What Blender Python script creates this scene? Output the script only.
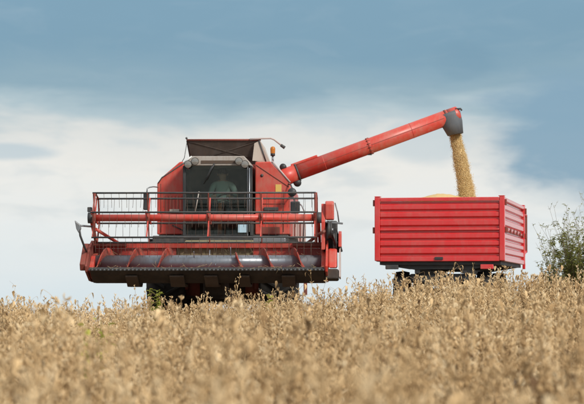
import bpy, bmesh, math, random
from math import radians as R, sin, cos, pi, sqrt, atan2
from mathutils import Vector, Matrix

# ------------------------------------------------------------------ clear
for o in list(bpy.data.objects):
    bpy.data.objects.remove(o, do_unlink=True)
scene = bpy.context.scene
COL = scene.collection
random.seed(7)

# ------------------------------------------------------------------ camera
EYE = 1.2
cam_d = bpy.data.cameras.new('camera')
cam = bpy.data.objects.new('camera', cam_d)
COL.objects.link(cam)
cam.location = (0, 0, EYE)
cam.rotation_euler = (R(90 + 2.56), 0, 0)
cam_d.sensor_width = 36
cam_d.lens = 135.1
cam_d.clip_start = 0.2
cam_d.clip_end = 9000
cam_d.dof.use_dof = True
cam_d.dof.focus_distance = 34.5
cam_d.dof.aperture_fstop = 4.0
scene.camera = cam
K = 4.563e-4            # radians per photograph pixel

# ------------------------------------------------------------------ world / sky
SUN_EL, SUN_AZ = 36, 138      # azimuth clockwise from +Y (the view direction)
world = bpy.data.worlds.new('World')
scene.world = world
world.use_nodes = True
nt = world.node_tree
for n in list(nt.nodes):
    nt.nodes.remove(n)


class NB:
    """small node-building helper"""
    def __init__(self, tree):
        self.t = tree

    def node(self, kind, **kw):
        n = self.t.nodes.new(kind)
        for k, v in kw.items():
            setattr(n, k, v)
        return n

    def put(self, sock, v):
        if hasattr(v, 'is_output'):
            self.t.links.new(v, sock)
        elif v is not None:
            sock.default_value = v

    def math(self, op, a, b=None, c=None, clamp=False):
        n = self.node('ShaderNodeMath', operation=op, use_clamp=clamp)
        self.put(n.inputs[0], a)
        if b is not None:
            self.put(n.inputs[1], b)
        if c is not None:
            self.put(n.inputs[2], c)
        return n.outputs[0]

    def vmul(self, v, s):
        n = self.node('ShaderNodeVectorMath', operation='MULTIPLY')
        self.put(n.inputs[0], v)
        n.inputs[1].default_value = s
        return n.outputs[0]

    def noise(self, v, scale=1, detail=4, rough=.5, dist=0):
        n = self.node('ShaderNodeTexNoise')
        if v is not None:
            self.put(n.inputs['Vector'], v)
        n.inputs['Scale'].default_value = scale
        n.inputs['Detail'].default_value = detail
        n.inputs['Roughness'].default_value = rough
        n.inputs['Distortion'].default_value = dist
        return n.outputs['Fac']

    def ramp(self, f, stops, interp='LINEAR'):
        n = self.node('ShaderNodeValToRGB')
        self.put(n.inputs[0], f)
        cr = n.color_ramp
        cr.interpolation = interp
        while len(cr.elements) > 1:
            cr.elements.remove(cr.elements[0])
        cr.elements[0].position = stops[0][0]
        cr.elements[0].color = (*stops[0][1], 1)
        for p, c in stops[1:]:
            e = cr.elements.new(p)
            e.color = (*c, 1)
        return n.outputs[0]

    def smooth(self, v, lo, hi, a=0., b=1.):
        n = self.node('ShaderNodeMapRange', interpolation_type='SMOOTHSTEP')
        self.put(n.inputs[0], v)
        for i, q in enumerate((lo, hi, a, b)):
            n.inputs[i + 1].default_value = q
        return n.outputs[0]

    def mix(self, f, a, b, blend='MIX'):
        n = self.node('ShaderNodeMix', data_type='RGBA', blend_type=blend)
        self.put(n.inputs['Factor'], f)
        self.put(n.inputs[6], a if hasattr(a, 'is_output') else (*a, 1))
        self.put(n.inputs[7], b if hasattr(b, 'is_output') else (*b, 1))
        return n.outputs[2]


B = NB(nt)
sky = B.node('ShaderNodeTexSky')
sky.sky_type = 'NISHITA'
sky.sun_disc = False
sky.sun_elevation = R(SUN_EL)
sky.sun_rotation = R(SUN_AZ)
tc = B.node('ShaderNodeTexCoord')
dirv = tc.outputs['Generated']
sep = B.node('ShaderNodeSeparateXYZ')
nt.links.new(dirv, sep.inputs[0])
el = B.math('MULTIPLY', B.math('ARCSINE', sep.outputs[2]), 57.2958)
az = B.math('MULTIPLY', B.math('ARCTAN2', sep.outputs[0], sep.outputs[1]), 57.2958)
n_big = B.noise(B.vmul(dirv, (13, 13, 60)), 1, 4, .52, .3)       # long streaks of cloud
n_mid = B.noise(B.vmul(dirv, (26, 26, 80)), 1, 4, .5, .3)
n_fine = B.noise(B.vmul(dirv, (90, 90, 210)), 1, 6, .62, .4)
warp = B.math('ADD', B.math('MULTIPLY', B.math('SUBTRACT', n_big, .5), 1.7),
              B.math('MULTIPLY', B.math('SUBTRACT', n_mid, .5), 1.0))
e2 = B.math('ADD', el, warp)
deck = B.ramp(B.math('DIVIDE', e2, 30, clamp=True), [
    (0.0, (.70, .79, .83)), (2 / 30, (.80, .83, .83)), (3.4 / 30, (.84, .825, .785)), (4.35 / 30, (.72, .73, .71)),
    (4.9 / 30, (.44, .55, .60)), (5.5 / 30, (.265, .40, .485)), (6.6 / 30, (.20, .345, .455)), (8.2 / 30, (.205, .355, .47)),
    (12 / 30, (.30, .43, .53)), (18 / 30, (.50, .58, .64)), (1.0, (.80, .83, .85))])
# grey-blue veils and pale streaks inside the deck
veil = B.math('MULTIPLY', B.smooth(n_mid, .50, .70), B.math('MULTIPLY', B.smooth(el, .5, 3.0), B.smooth(el, 4.2, 6.0, 1., .12)))
deck = B.mix(B.math('MULTIPLY', veil, .42), deck, (.50, .60, .66))
pale = B.math('MULTIPLY', B.smooth(B.noise(B.vmul(dirv, (22, 22, 75)), 1, 5, .55, .8), .5, .75), .07)
deck = B.mix(pale, deck, (.62, .68, .71))


def patch(a0, e0, ra, re, lo=1.15, hi=.45):
    da = B.math('DIVIDE', B.math('SUBTRACT', az, a0), ra)
    de = B.math('DIVIDE', B.math('SUBTRACT', el, e0), re)
    d = B.math('SQRT', B.math('ADD', B.math('MULTIPLY', da, da), B.math('MULTIPLY', de, de)))
    d = B.math('ADD', d, B.math('MULTIPLY', B.math('SUBTRACT', n_mid, .5), 1.1))
    d = B.math('ADD', d, B.math('MULTIPLY', B.math('SUBTRACT', n_fine, .5), .22))
    return B.smooth(d, hi, lo, 1., 0.)


# a gap of blue sky to the right, a thin one to the left
deck = B.mix(B.math('MULTIPLY', patch(7.9, 4.2, 3.1, 1.9, 1.2, .55), .95), deck, (.225, .37, .49))
deck = B.mix(B.math('MULTIPLY', patch(-7.4, 3.85, 1.3, .28), .7), deck, (.46, .57, .64))
deck = B.mix(B.math('MULTIPLY', patch(3.6, 4.3, 1.4, .8), .55), deck, (.46, .57, .635))
deck = B.mix(B.math('MULTIPLY', patch(4.5, 6.2, .9, .6), .35), deck, (.165, .30, .41))
bg_sky = B.node('ShaderNodeBackground')
nt.links.new(sky.outputs[0], bg_sky.inputs[0])
bg_sky.inputs[1].default_value = .10
bg_cl = B.node('ShaderNodeBackground')
nt.links.new(deck, bg_cl.inputs[0])
bg_cl.inputs[1].default_value = .90
mx = B.node('ShaderNodeMixShader')
mx.inputs[0].default_value = .94
nt.links.new(bg_sky.outputs[0], mx.inputs[1])
nt.links.new(bg_cl.outputs[0], mx.inputs[2])
wo = B.node('ShaderNodeOutputWorld')
nt.links.new(mx.outputs[0], wo.inputs[0])

# ------------------------------------------------------------------ sun (bright overcast)
sd = bpy.data.lights.new('sun', 'SUN')
sd.energy = 2.9
sd.angle = R(11)
sd.color = (1, .95, .87)
sun = bpy.data.objects.new('sun', sd)
COL.objects.link(sun)
sv = Vector((sin(R(SUN_AZ)) * cos(R(SUN_EL)), cos(R(SUN_AZ)) * cos(R(SUN_EL)), sin(R(SUN_EL))))
sun.rotation_euler = sv.to_track_quat('Z', 'Y').to_euler()
sun.location = (8, -10, 30)

scene.view_settings.view_transform = 'Standard'
scene.view_settings.look = 'None'
scene.view_settings.gamma = 1
scene.view_settings.exposure = 0.18
scene.render.engine = 'CYCLES'


# ------------------------------------------------------------------ materials
def new_mat(name):
    m = bpy.data.materials.new(name)
    m.use_nodes = True
    b = NB(m.node_tree)
    p = m.node_tree.nodes['Principled BSDF']
    return m, b, p


def paint(name, col, rough=.42, dust=.25, dustcol=(.36, .27, .18), fade=.25, coat=.15, metallic=0., bump=.15, scale=3.):
    """painted or bare sheet metal with worn, dusty patches"""
    m, b, p = new_mat(name)
    tcn = b.node('ShaderNodeTexCoord')
    ob = tcn.outputs['Object']
    n1 = b.noise(ob, scale, 6, .6, .4)
    n2 = b.noise(b.vmul(ob, (scale * 6, scale * 6, scale * 1.4)), 1, 5, .65)
    n3 = b.noise(ob, scale * 30, 3, .6)
    faded = tuple(min(1, c * .72 + .10) for c in col)
    c = b.mix(b.math('MULTIPLY', b.smooth(n1, .38, .68), fade), col, faded)
    dm = b.math('MULTIPLY', b.smooth(b.math('ADD', b.math('MULTIPLY', n2, .6), b.math('MULTIPLY', n1, .4)), .42, .66), dust)
    c = b.mix(dm, c, dustcol)
    c = b.mix(b.math('MULTIPLY', b.smooth(n3, .60, .72), dust * .55), c, tuple(q * .45 for q in dustcol))
    b.put(p.inputs['Base Color'], c)
    b.put(p.inputs['Roughness'], b.math('ADD', rough, b.math('MULTIPLY', dm, .35), clamp=True))
    p.inputs['Metallic'].default_value = metallic
    p.inputs['Coat Weight'].default_value = coat
    p.inputs['Coat Roughness'].default_value = .25
    bm_ = b.node('ShaderNodeBump')
    bm_.inputs['Strength'].default_value = bump
    bm_.inputs['Distance'].default_value = .01
    b.put(bm_.inputs['Height'], n1)
    b.put(p.inputs['Normal'], bm_.outputs[0])
    return m


M = {}
M['red'] = paint('combine_red_paint', (.56, .050, .030), .45, .26, fade=.28)
M['red2'] = paint('reel_red_paint', (.58, .056, .036), .48, .24, fade=.3)
M['rust'] = paint('rusty_red_steel', (.23, .045, .03), .7, .5, (.14, .075, .045), coat=0)
M['trailer_red'] = paint('trailer_red_paint', (.69, .019, .020), .32, .18, (.38, .20, .14), fade=.25, coat=1.0, bump=.35)
M['grey'] = paint('grey_steel', (.23, .245, .26), .42, .30, (.20, .15, .10), metallic=.5, coat=0)
M['bright'] = paint('worn_bright_steel', (.42, .45, .49), .34, .25, (.25, .20, .16), metallic=.75, coat=0)
M['augergrey'] = paint('auger_grey', (.24, .265, .30), .33, .30, (.14, .115, .09), metallic=.45, coat=0)
M['dark'] = paint('dark_steel', (.042, .044, .046), .55, .35, (.12, .09, .06), coat=0)
M['brown'] = paint('dirty_underside', (.042, .031, .025), .85, .55, (.11, .072, .046), coat=0)
M['skid'] = paint('rusty_skid', (.085, .055, .038), .8, .5, (.13, .088, .058), coat=0)
M['black'] = paint('black_plastic', (.018, .020, .022), .5, .15, (.10, .08, .06), coat=0)
M['rubber'] = paint('tyre_rubber', (.012, .0115, .011), .95, .35, (.06, .044, .03), coat=0, bump=.4)
M['khaki'] = paint('feeder_khaki', (.27, .24, .13), .7, .5, (.30, .22, .12), coat=0)
M['beige'] = paint('cab_roof_beige', (.40, .36, .32), .6, .5, (.28, .20, .15), coat=0)
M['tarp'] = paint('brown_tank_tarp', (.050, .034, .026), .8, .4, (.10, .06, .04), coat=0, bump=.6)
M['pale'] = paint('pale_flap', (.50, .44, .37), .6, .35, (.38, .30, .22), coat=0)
M['strawtan'] = paint('straw', (.38, .28, .15), .8, .3, coat=0)
M['pinkgrey'] = paint('faded_pale_guard', (.52, .43, .40), .55, .4, (.42, .33, .28), coat=0)
M['spout'] = paint('grey_rubber_spout', (.085, .095, .108), .6, .25, (.22, .19, .16), coat=0)
M['yellow'] = paint('yellow_sticker', (.70, .44, .10), .5, .15, coat=0)
M['blue'] = paint('pale_blue_sticker', (.42, .60, .72), .5, .1, coat=0)
M['orange'] = paint('orange_rubber', (.42, .10, .03), .6, .3, coat=0)
M['white'] = paint('white_enamel', (.72, .72, .70), .4, .2, coat=0)
M['seat'] = paint('seat_cloth', (.030, .032, .034), .9, .2, coat=0)
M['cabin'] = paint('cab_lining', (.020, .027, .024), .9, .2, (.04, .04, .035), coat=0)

m, b, p = new_mat('amber_lens')
p.inputs['Base Color'].default_value = (.62, .20, .015, 1)
p.inputs['Roughness'].default_value = .2
p.inputs['Transmission Weight'].default_value = .25
M['amber'] = m
m, b, p = new_mat('lamp_glass')
p.inputs['Base Color'].default_value = (.30, .28, .25, 1)
p.inputs['Roughness'].default_value = .12
p.inputs['Metallic'].default_value = .4
M['lamp'] = m
# tinted cab glass: see-through with a Fresnel reflection
m = bpy.data.materials.new('cab_glass')
m.use_nodes = True
b = NB(m.node_tree)
for n in list(m.node_tree.nodes):
    m.node_tree.nodes.remove(n)
tr = b.node('ShaderNodeBsdfTransparent')
tr.inputs[0].default_value = (.78, .86, .82, 1)
gl = b.node('ShaderNodeBsdfGlossy')
gl.inputs['Roughness'].default_value = .04
fr = b.node('ShaderNodeFresnel')
fr.inputs[0].default_value = 1.36
df = b.node('ShaderNodeBsdfDiffuse')
df.inputs[0].default_value = (.40, .36, .30, 1)
tcn = b.node('ShaderNodeTexCoord')
dust_n = b.math('MULTIPLY', b.smooth(b.noise(tcn.outputs['Object'], 5, 6, .7), .35, .8), .035)
m1 = b.node('ShaderNodeMixShader')
b.put(m1.inputs[0], fr.outputs[0])
b.put(m1.inputs[1], tr.outputs[0])
b.put(m1.inputs[2], gl.outputs[0])
m2 = b.node('ShaderNodeMixShader')
b.put(m2.inputs[0], dust_n)
b.put(m2.inputs[1], m1.outputs[0])
b.put(m2.inputs[2], df.outputs[0])
out = b.node('ShaderNodeOutputMaterial')
b.put(out.inputs[0], m2.outputs[0])
M['glass'] = m


def simple(name, col, rough=.7, var=.3, scale=12):
    m, b, p = new_mat(name)
    tcn = b.node('ShaderNodeTexCoord')
    n = b.noise(tcn.outputs['Object'], scale, 4, .6)
    b.put(p.inputs['Base Color'], b.mix(n, tuple(c * (1 - var) for c in col), tuple(min(1, c * (1 + var)) for c in col)))
    p.inputs['Roughness'].default_value = rough
    return m


M['skin'] = simple('skin', (.60, .36, .26), .55, .12)
M['shirt'] = simple('pale_green_shirt', (.52, .64, .59), .85, .15)
M['trousers'] = simple('dark_trousers', (.06, .065, .08), .9, .2)
M['hair'] = simple('brown_hair', (.05, .032, .02), .8, .3, 60)
M['eye'] = simple('eye_dark', (.03, .02, .015), .2, .1)


def plant_mat(name, stops, rough=.75, trans=.12):
    """vegetation coloured by a per-piece tone and a per-plant random"""
    m, b, p = new_mat(name)
    at_ = b.node('ShaderNodeAttribute')
    at_.attribute_name = 'tone'
    oi = b.node('ShaderNodeObjectInfo')
    tcn = b.node('ShaderNodeTexCoord')
    f = b.math('ADD', b.math('MULTIPLY', at_.outputs['Fac'], .62), b.math('SUBTRACT', b.math('MULTIPLY', oi.outputs['Random'], .56), .10), clamp=True)
    c = b.ramp(f, stops)
    n = b.noise(tcn.outputs['Object'], 70, 3, .6)
    c = b.mix(b.smooth(n, .5, .75, 0, .35), c, tuple(q * .5 for q in stops[0][1]))
    b.put(p.inputs['Base Color'], c)
    p.inputs['Roughness'].default_value = rough
    p.inputs['Specular IOR Level'].default_value = .25
    if trans:
        nodes = m.node_tree.nodes
        tl = b.node('ShaderNodeBsdfTranslucent')
        b.put(tl.inputs[0], c)
        ms = b.node('ShaderNodeMixShader')
        ms.inputs[0].default_value = trans
        b.put(ms.inputs[1], p.outputs[0])
        b.put(ms.inputs[2], tl.outputs[0])
        b.put(nodes['Material Output'].inputs[0], ms.outputs[0])
    return m


M['soy'] = plant_mat('dry_soybean', [(0, (.16, .090, .042)), (.25, (.48, .31, .148)), (.55, (.79, .56, .30)), (1, (.88, .72, .47))])
M['weed'] = plant_mat('yellow_green_weed', [(0, (.22, .26, .04)), (.5, (.46, .46, .08)), (1, (.68, .62, .14))], .6, .4)
M['shrub'] = plant_mat('shrub_leaf', [(0, (.15, .17, .045)), (.5, (.34, .34, .10)), (1, (.56, .50, .22))], .6, .5)
M['twig'] = plant_mat('dry_twig', [(0, (.14, .10, .06)), (.5, (.26, .20, .13)), (1, (.40, .32, .21))], .8, 0)

m, b, p = new_mat('soybean_grain')
tcn = b.node('ShaderNodeTexCoord')
vor = b.node('ShaderNodeTexVoronoi')
b.put(vor.inputs['Vector'], tcn.outputs['Object'])
vor.inputs['Scale'].default_value = 130
at_ = b.node('ShaderNodeAttribute')
at_.attribute_name = 'tone'
sepc = b.node('ShaderNodeSeparateColor')
b.put(sepc.inputs[0], vor.outputs['Color'])
tone = b.math('ADD', b.math('MULTIPLY', at_.outputs['Fac'], .6), b.math('MULTIPLY', sepc.outputs[0], .4))
b.put(p.inputs['Base Color'], b.ramp(tone, [(0, (.66, .45, .18)), (.5, (.82, .60, .28)), (1, (.90, .73, .43))]))
p.inputs['Roughness'].default_value = .55
bp = b.node('ShaderNodeBump')
bp.inputs['Strength'].default_value = .6
bp.inputs['Distance'].default_value = .01
b.put(bp.inputs['Height'], vor.outputs['Distance'])
b.put(p.inputs['Normal'], bp.outputs[0])
M['grain'] = m

m, b, p = new_mat('field_soil')
tcn = b.node('ShaderNodeTexCoord')
n1 = b.noise(tcn.outputs['Object'], .7, 6, .6)
n2 = b.noise(tcn.outputs['Object'], 14, 5, .7)
c = b.mix(b.smooth(n2, .35, .75), (.075, .050, .032), (.30, .215, .125))
c = b.mix(b.smooth(n1, .4, .7, 0, .4), c, (.22, .155, .09))
b.put(p.inputs['Base Color'], c)
p.inputs['Roughness'].default_value = .95
bp = b.node('ShaderNodeBump')
bp.inputs['Strength'].default_value = .8
bp.inputs['Distance'].default_value = .06
b.put(bp.inputs['Height'], n2)
b.put(p.inputs['Normal'], bp.outputs[0])
M['soil'] = m


# ------------------------------------------------------------------ mesh helpers
class MB:
    """collects shapes; build() links them as ONE mesh object"""
    def __init__(self):
        self.v, self.f, self.s = [], [], []

    def add(self, verts, faces, smooth=False):
        n = len(self.v)
        self.v += [tuple(q) for q in verts]
        self.f += [tuple(i + n for i in f) for f in faces]
        self.s += [smooth] * len(faces)
        return self

    def box(self, x0, x1, y0, y1, z0, z1):
        vs = [(x, y, z) for z in (z0, z1) for y in (y0, y1) for x in (x0, x1)]
        return self.add(vs, [(0, 2, 3, 1), (4, 5, 7, 6), (0, 1, 5, 4), (2, 6, 7, 3), (0, 4, 6, 2), (1, 3, 7, 5)])

    def bar(self, a, b_, w, h, up=(0, 0, 1)):
        a, b_ = Vector(a), Vector(b_)
        d = (b_ - a).normalized()
        u = Vector(up)
        if abs(d.dot(u)) > .95:
            u = Vector((0, 1, 0))
        s = d.cross(u).normalized()
        u = s.cross(d).normalized()
        vs = []
        for p_ in (a, b_):
            for sx, sz in ((-1, -1), (1, -1), (1, 1), (-1, 1)):
                vs.append(p_ + s * sx * w / 2 + u * sz * h / 2)
        return self.add(vs, [(0, 1, 2, 3), (7, 6, 5, 4), (0, 4, 5, 1), (1, 5, 6, 2), (2, 6, 7, 3), (3, 7, 4, 0)])

    def tube(self, pts, r, n=8, cap=True):
        pts = [Vector(q) for q in pts]
        rs = r if isinstance(r, (list, tuple)) else [r] * len(pts)
        vs, fs = [], []
        ref = None
        for i, q in enumerate(pts):
            d = (pts[min(i + 1, len(pts) - 1)] - pts[max(i - 1, 0)]).normalized()
            if ref is None:
                ref = Vector((0, 0, 1)) if abs(d.z) < .9 else Vector((1, 0, 0))
            s = d.cross(ref).normalized()
            u = s.cross(d).normalized()
            ref = u
            for k in range(n):
                a = 2 * pi * k / n
                vs.append(q + (s * cos(a) + u * sin(a)) * rs[i])
        for i in range(len(pts) - 1):
            for k in range(n):
                k2 = (k + 1) % n
                fs.append((i * n + k, (i + 1) * n + k, (i + 1) * n + k2, i * n + k2))
        self.add(vs, fs, True)
        if cap:
            m_ = len(self.v) - len(vs)
            self.f.append(tuple(m_ + k for k in range(n)))
            self.s.append(False)
            m2_ = m_ + (len(pts) - 1) * n
            self.f.append(tuple(m2_ + k for k in reversed(range(n))))
            self.s.append(False)
        return self

    def prism(self, poly, axis, a0, a1):
        """poly: list of 2-D points in the plane across axis ('x': (y,z), 'y': (x,z), 'z': (x,y))"""
        def P(q, t):
            return {'x': (t, q[0], q[1]), 'y': (q[0], t, q[1]), 'z': (q[0], q[1], t)}[axis]
        n = len(poly)
        vs = [P(q, a0) for q in poly] + [P(q, a1) for q in poly]
        fs = [tuple(range(n)), tuple(range(2 * n - 1, n - 1, -1))]
        fs += [(i, i + n, (i + 1) % n + n, (i + 1) % n) for i in range(n)]
        return self.add(vs, fs)

    def lathe(self, prof, c, axis='x', n=32, smooth=True):
        """prof: list of (axial, radius)"""
        vs, fs = [], []
        for t, r_ in prof:
            for k in range(n):
                a = 2 * pi * k / n
                ca, sa = r_ * cos(a), r_ * sin(a)
                vs.append({'x': (c[0] + t, c[1] + ca, c[2] + sa), 'y': (c[0] + ca, c[1] + t, c[2] + sa),
                           'z': (c[0] + ca, c[1] + sa, c[2] + t)}[axis])
        for i in range(len(prof) - 1):
            for k in range(n):
                k2 = (k + 1) % n
                fs.append((i * n + k, (i + 1) * n + k, (i + 1) * n + k2, i * n + k2))
        return self.add(vs, fs, smooth)

    def mesh(self, name, mat):
        me = bpy.data.meshes.new(name)
        me.from_pydata(self.v, [], self.f)
        me.polygons.foreach_set('use_smooth', self.s)
        bm = bmesh.new()
        bm.from_mesh(me)
        bmesh.ops.recalc_face_normals(bm, faces=bm.faces)
        bm.to_mesh(me)
        bm.free()
        me.materials.append(M[mat])
        return me

    def build(self, name, mat, parent=None, bevel=0., loc=(0, 0, 0)):
        o = bpy.data.objects.new(name, self.mesh(name, mat))
        COL.objects.link(o)
        o.parent = parent
        o.location = loc
        if bevel:
            bv = o.modifiers.new('bevel', 'BEVEL')
            bv.width = bevel
            bv.segments = 2
            bv.limit_method = 'ANGLE'
            bv.angle_limit = R(40)
        return o


def empty(name, loc, rz=0.):
    o = bpy.data.objects.new(name, None)
    COL.objects.link(o)
    o.location = loc
    o.rotation_euler = (0, 0, rz)
    o.empty_display_size = .2
    return o


def tag(o, label=None, cat=None, group=None, kind=None):
    for k, v in (('label', label), ('category', cat), ('group', group), ('kind', kind)):
        if v:
            o[k] = v
    return o


def share(o, name, parent, loc, rot=None, scale=None):
    c = o.copy()
    c.name = name
    COL.objects.link(c)
    c.parent = parent
    c.location = loc
    if rot:
        c.rotation_euler = rot
    if scale:
        c.scale = scale
    return c


def interp(x, xs, ys):
    if x <= xs[0]:
        return ys[0]
    for i in range(len(xs) - 1):
        if x <= xs[i + 1]:
            t = (x - xs[i]) / (xs[i + 1] - xs[i])
            t = t * t * (3 - 2 * t) if False else t
            return ys[i] + (ys[i + 1] - ys[i]) * t
    return ys[-1]


# ------------------------------------------------------------------ ground
def ground_z(x, y):
    c = interp(x, [-30, -6, -4, -1.5, .3, 1.2, 2.5, 6, 30], [.02, .22, .26, .36, .43, .56, .74, .84, 1.1])
    pl = interp(x, [-30, -5, -3.8, -3.2, 6, 30], [.02, .20, .33, .85, .85, 1.1])
    z = interp(y, [-400, 0, 10, 37.5, 41.5, 52, 75, 200, 4000], [-6, .16, .19, c, pl, pl - .03, .1, -4, -110])
    z += .03 * sin(x * .9 + 1.3) * sin(y * .55) * (1 if y < 60 else .0)
    return z


def axis_vals(lo, hi, core0, core1, step, grow=1.25):
    v = []
    t = core0
    while t <= core1:
        v.append(t)
        t += step
    s = step
    t = core1
    while t < hi:
        s *= grow
        t += s
        v.append(t)
    s = step
    t = core0
    while t > lo:
        s *= grow
        t -= s
        v.insert(0, t)
    return v


xs = axis_vals(-3000, 3000, -14, 14, .4)
ys = axis_vals(-300, 4000, -4, 56, .5)
gm = MB()
gm.add([(x, y, ground_z(x, y)) for y in ys for x in xs],
       [(j * len(xs) + i, j * len(xs) + i + 1, (j + 1) * len(xs) + i + 1, (j + 1) * len(xs) + i)
        for j in range(len(ys) - 1) for i in range(len(xs) - 1)], True)
g = gm.build('ground', 'soil')
tag(g, 'pale brown stubble and soil under the crop, rising to a low crest', 'ground', kind='structure')

# ================================================================== COMBINE
CX, CY, CZ, CYAW = -1.39, 43.0, .85, -R(2)


def cx(px, yl):
    return (px - 292) * K * (CY + yl) - CX - yl * .0349


def cz(py, yl):
    return EYE - CZ + (300 - py) * K * (CY + yl)


comb = empty('combine_harvester', (CX, CY, CZ), CYAW)
tag(comb, 'red combine harvester facing us with raised reel header and unloading tube swung out', 'combine harvester')

# ---- header -------------------------------------------------------
HX0, HX1 = cx(89, -3), cx(327, -3)            # ends of the header
yb, yf, ya = -2.35, -3.45, -2.80              # back wall, cutterbar, auger
z_top = cz(243, yb)
z_cut = cz(269.5, yf)
z_aug = cz(262.5, ya)
fx0, fx1 = cx(176, yb), cx(253, yb)           # feeder mouth
# trough: curved red sheet
prof = [(yf + .05, z_cut - .005), (-3.15, z_cut - .05), (-3.0, z_cut - .13), (-2.75, z_cut - .17), (-2.5, z_cut - .12), (yb, z_cut + .03)]
outer = [(y, z - .012) for y, z in reversed(prof)]
MB().prism(prof + outer, 'x', HX0 + .02, HX1 - .02).build('trough', 'red', comb)
under = [(yf + .04, z_cut - .022), (-3.3, z_cut - .09), (-2.9, z_cut - .235), (-2.45, z_cut - .24), (-2.2, z_cut - .10), (-2.2, z_cut + .0), (-2.36, z_cut + .0),
         (-2.52, z_cut - .14), (-2.75, z_cut - .19), (-3.0, z_cut - .15), (-3.15, z_cut - .07)]
MB().prism(under, 'x', HX0 + .06, HX1 - .04).build('underside', 'brown', comb, .006)
for a, c_ in ((HX0 + .02, fx0), (fx1, HX1 - .02)):
    bp_ = MB().box(a, c_, yb, yb + .05, z_cut + .03, z_top - .10).build('back_panel', 'red', comb, .004)
    k = 0
    x = a + .45
    while x < c_ - .2:
        MB().box(x - .012, x + .012, yb - .014, yb, z_cut + .05, z_top - .11).build('rib', 'red', bp_)
        x += .55
MB().box(HX0 + .02, HX1 - .02, yb - .06, yb + .08, z_top - .098, z_top).build('top_beam', 'red2', comb, .012)
MB().box(fx0 - .06, fx1 + .06, yb - .055, yb + .07, z_top + .002, z_top + .02).build('faded_strip', 'pale', comb)
# feeder house
fh = MB()
fh.add([(fx0, yb + .06, z_cut - .05), (fx1, yb + .06, z_cut - .05), (fx1, yb + .06, z_top - .10), (fx0, yb + .06, z_top - .10),
        (fx0 + .1, -.2, 1.0), (fx1 - .1, -.2, 1.0), (fx1 - .1, -.2, 1.6), (fx0 + .1, -.2, 1.6)],
       [(0, 1, 2, 3), (4, 7, 6, 5), (0, 4, 5, 1), (3, 2, 6, 7), (0, 3, 7, 4), (1, 5, 6, 2)])
fho = fh.build('feeder_house', 'khaki', comb, .01)
for i in range(7):
    x = fx0 + .1 + i * (fx1 - fx0 - .2) / 6
    MB().box(x - .03, x + .03, yb + .04, yb + .06, z_cut + .02, z_top - .15).build('feeder_slat', 'khaki', fho, .004)
# end plates
endp = [(yf - .02, z_cut - .04), (yf - .05, z_cut + .06), (-3.05, z_cut + .42), (-2.6, z_top + .04), (-2.2, z_top + .04), (-2.2, z_cut - .10), (-2.5, z_cut - .22), (-2.95, z_cut - .2)]
MB().prism(endp, 'x', HX0 - .02, HX0 + .02).build('end_plate', 'rust', comb, .005)['label'] = 'rusty left end plate'
MB().prism(endp, 'x', HX1 - .02, HX1 + .02).build('end_plate', 'red', comb, .005)
# red inside corner gussets
MB().prism([(-3.3, z_cut), (-2.95, z_cut + .25), (-2.5, z_cut + .32), (-2.36, z_cut)], 'x', HX0 + .022, HX0 + .10).build('corner_gusset', 'red', comb, .01)
MB().prism([(-3.3, z_cut), (-2.95, z_cut + .30), (-2.5, z_cut + .38), (-2.36, z_cut)], 'x', HX1 - .10, HX1 - .022).build('corner_gusset', 'red', comb, .01)
# rusty shelves behind the reel arms
for a, c_ in ((cx(97, yb), cx(127, yb)), (cx(293, yb), cx(325, yb))):
    MB().box(a, c_, yb - .26, yb - .062, z_top - .07, z_top + .005).build('arm_bracket', 'rust', comb, .01)
# cutterbar
cb = MB().box(HX0 + .04, HX1 - .04, yf, yf + .07, z_cut - .02, z_cut + .012).build('cutter_bar', 'grey', comb, .003)
gd = MB()
gd.add([(-.02, 0, -.012), (.02, 0, -.012), (.02, 0, .018), (-.02, 0, .018), (-.004, -.115, .0), (.004, -.115, .0), (.004, -.115, .008), (-.004, -.115, .008)],
       [(0, 3, 2, 1), (4, 5, 6, 7), (0, 1, 5, 4), (1, 2, 6, 5), (2, 3, 7, 6), (3, 0, 4, 7)])
gproto = gd.build('knife_guard', 'dark', cb)
ng = 58
for i in range(ng):
    x = HX0 + .08 + i * (HX1 - HX0 - .16) / (ng - 1)
    if i == 0:
        gproto.location = (x, yf, z_cut)
    else:
        share(gproto, 'knife_guard', cb, (x, yf, z_cut))
MB().box(HX0 + .04, HX1 - .04, yf + .075, yf + .14, z_cut + .0, z_cut + .042).build('knife', 'dark', comb, .003)
# skids under the header
for px, w in ((133, .11), (178, .13), (212, .12), (245, .10), (289, .12)):
    x = cx(px, -3)
    MB().prism([(-3.32, z_cut - .10), (-2.9, z_cut - .25), (-2.4, z_cut - .27), (-2.25, z_cut - .20), (-2.25, z_cut - .22), (-2.4, z_cut - .31),
                (-2.95, z_cut - .31), (-3.34, z_cut - .13)], 'x', x - w, x + w).build('skid', 'skid', comb, .006)
# auger
at_ = MB().lathe([(HX0 + .04, 0), (HX0 + .04, .135), (HX1 - .04, .135), (HX1 - .04, 0)], (0, ya, z_aug), 'x', 36)
aug = at_.build('auger', 'augergrey', comb)


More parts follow.
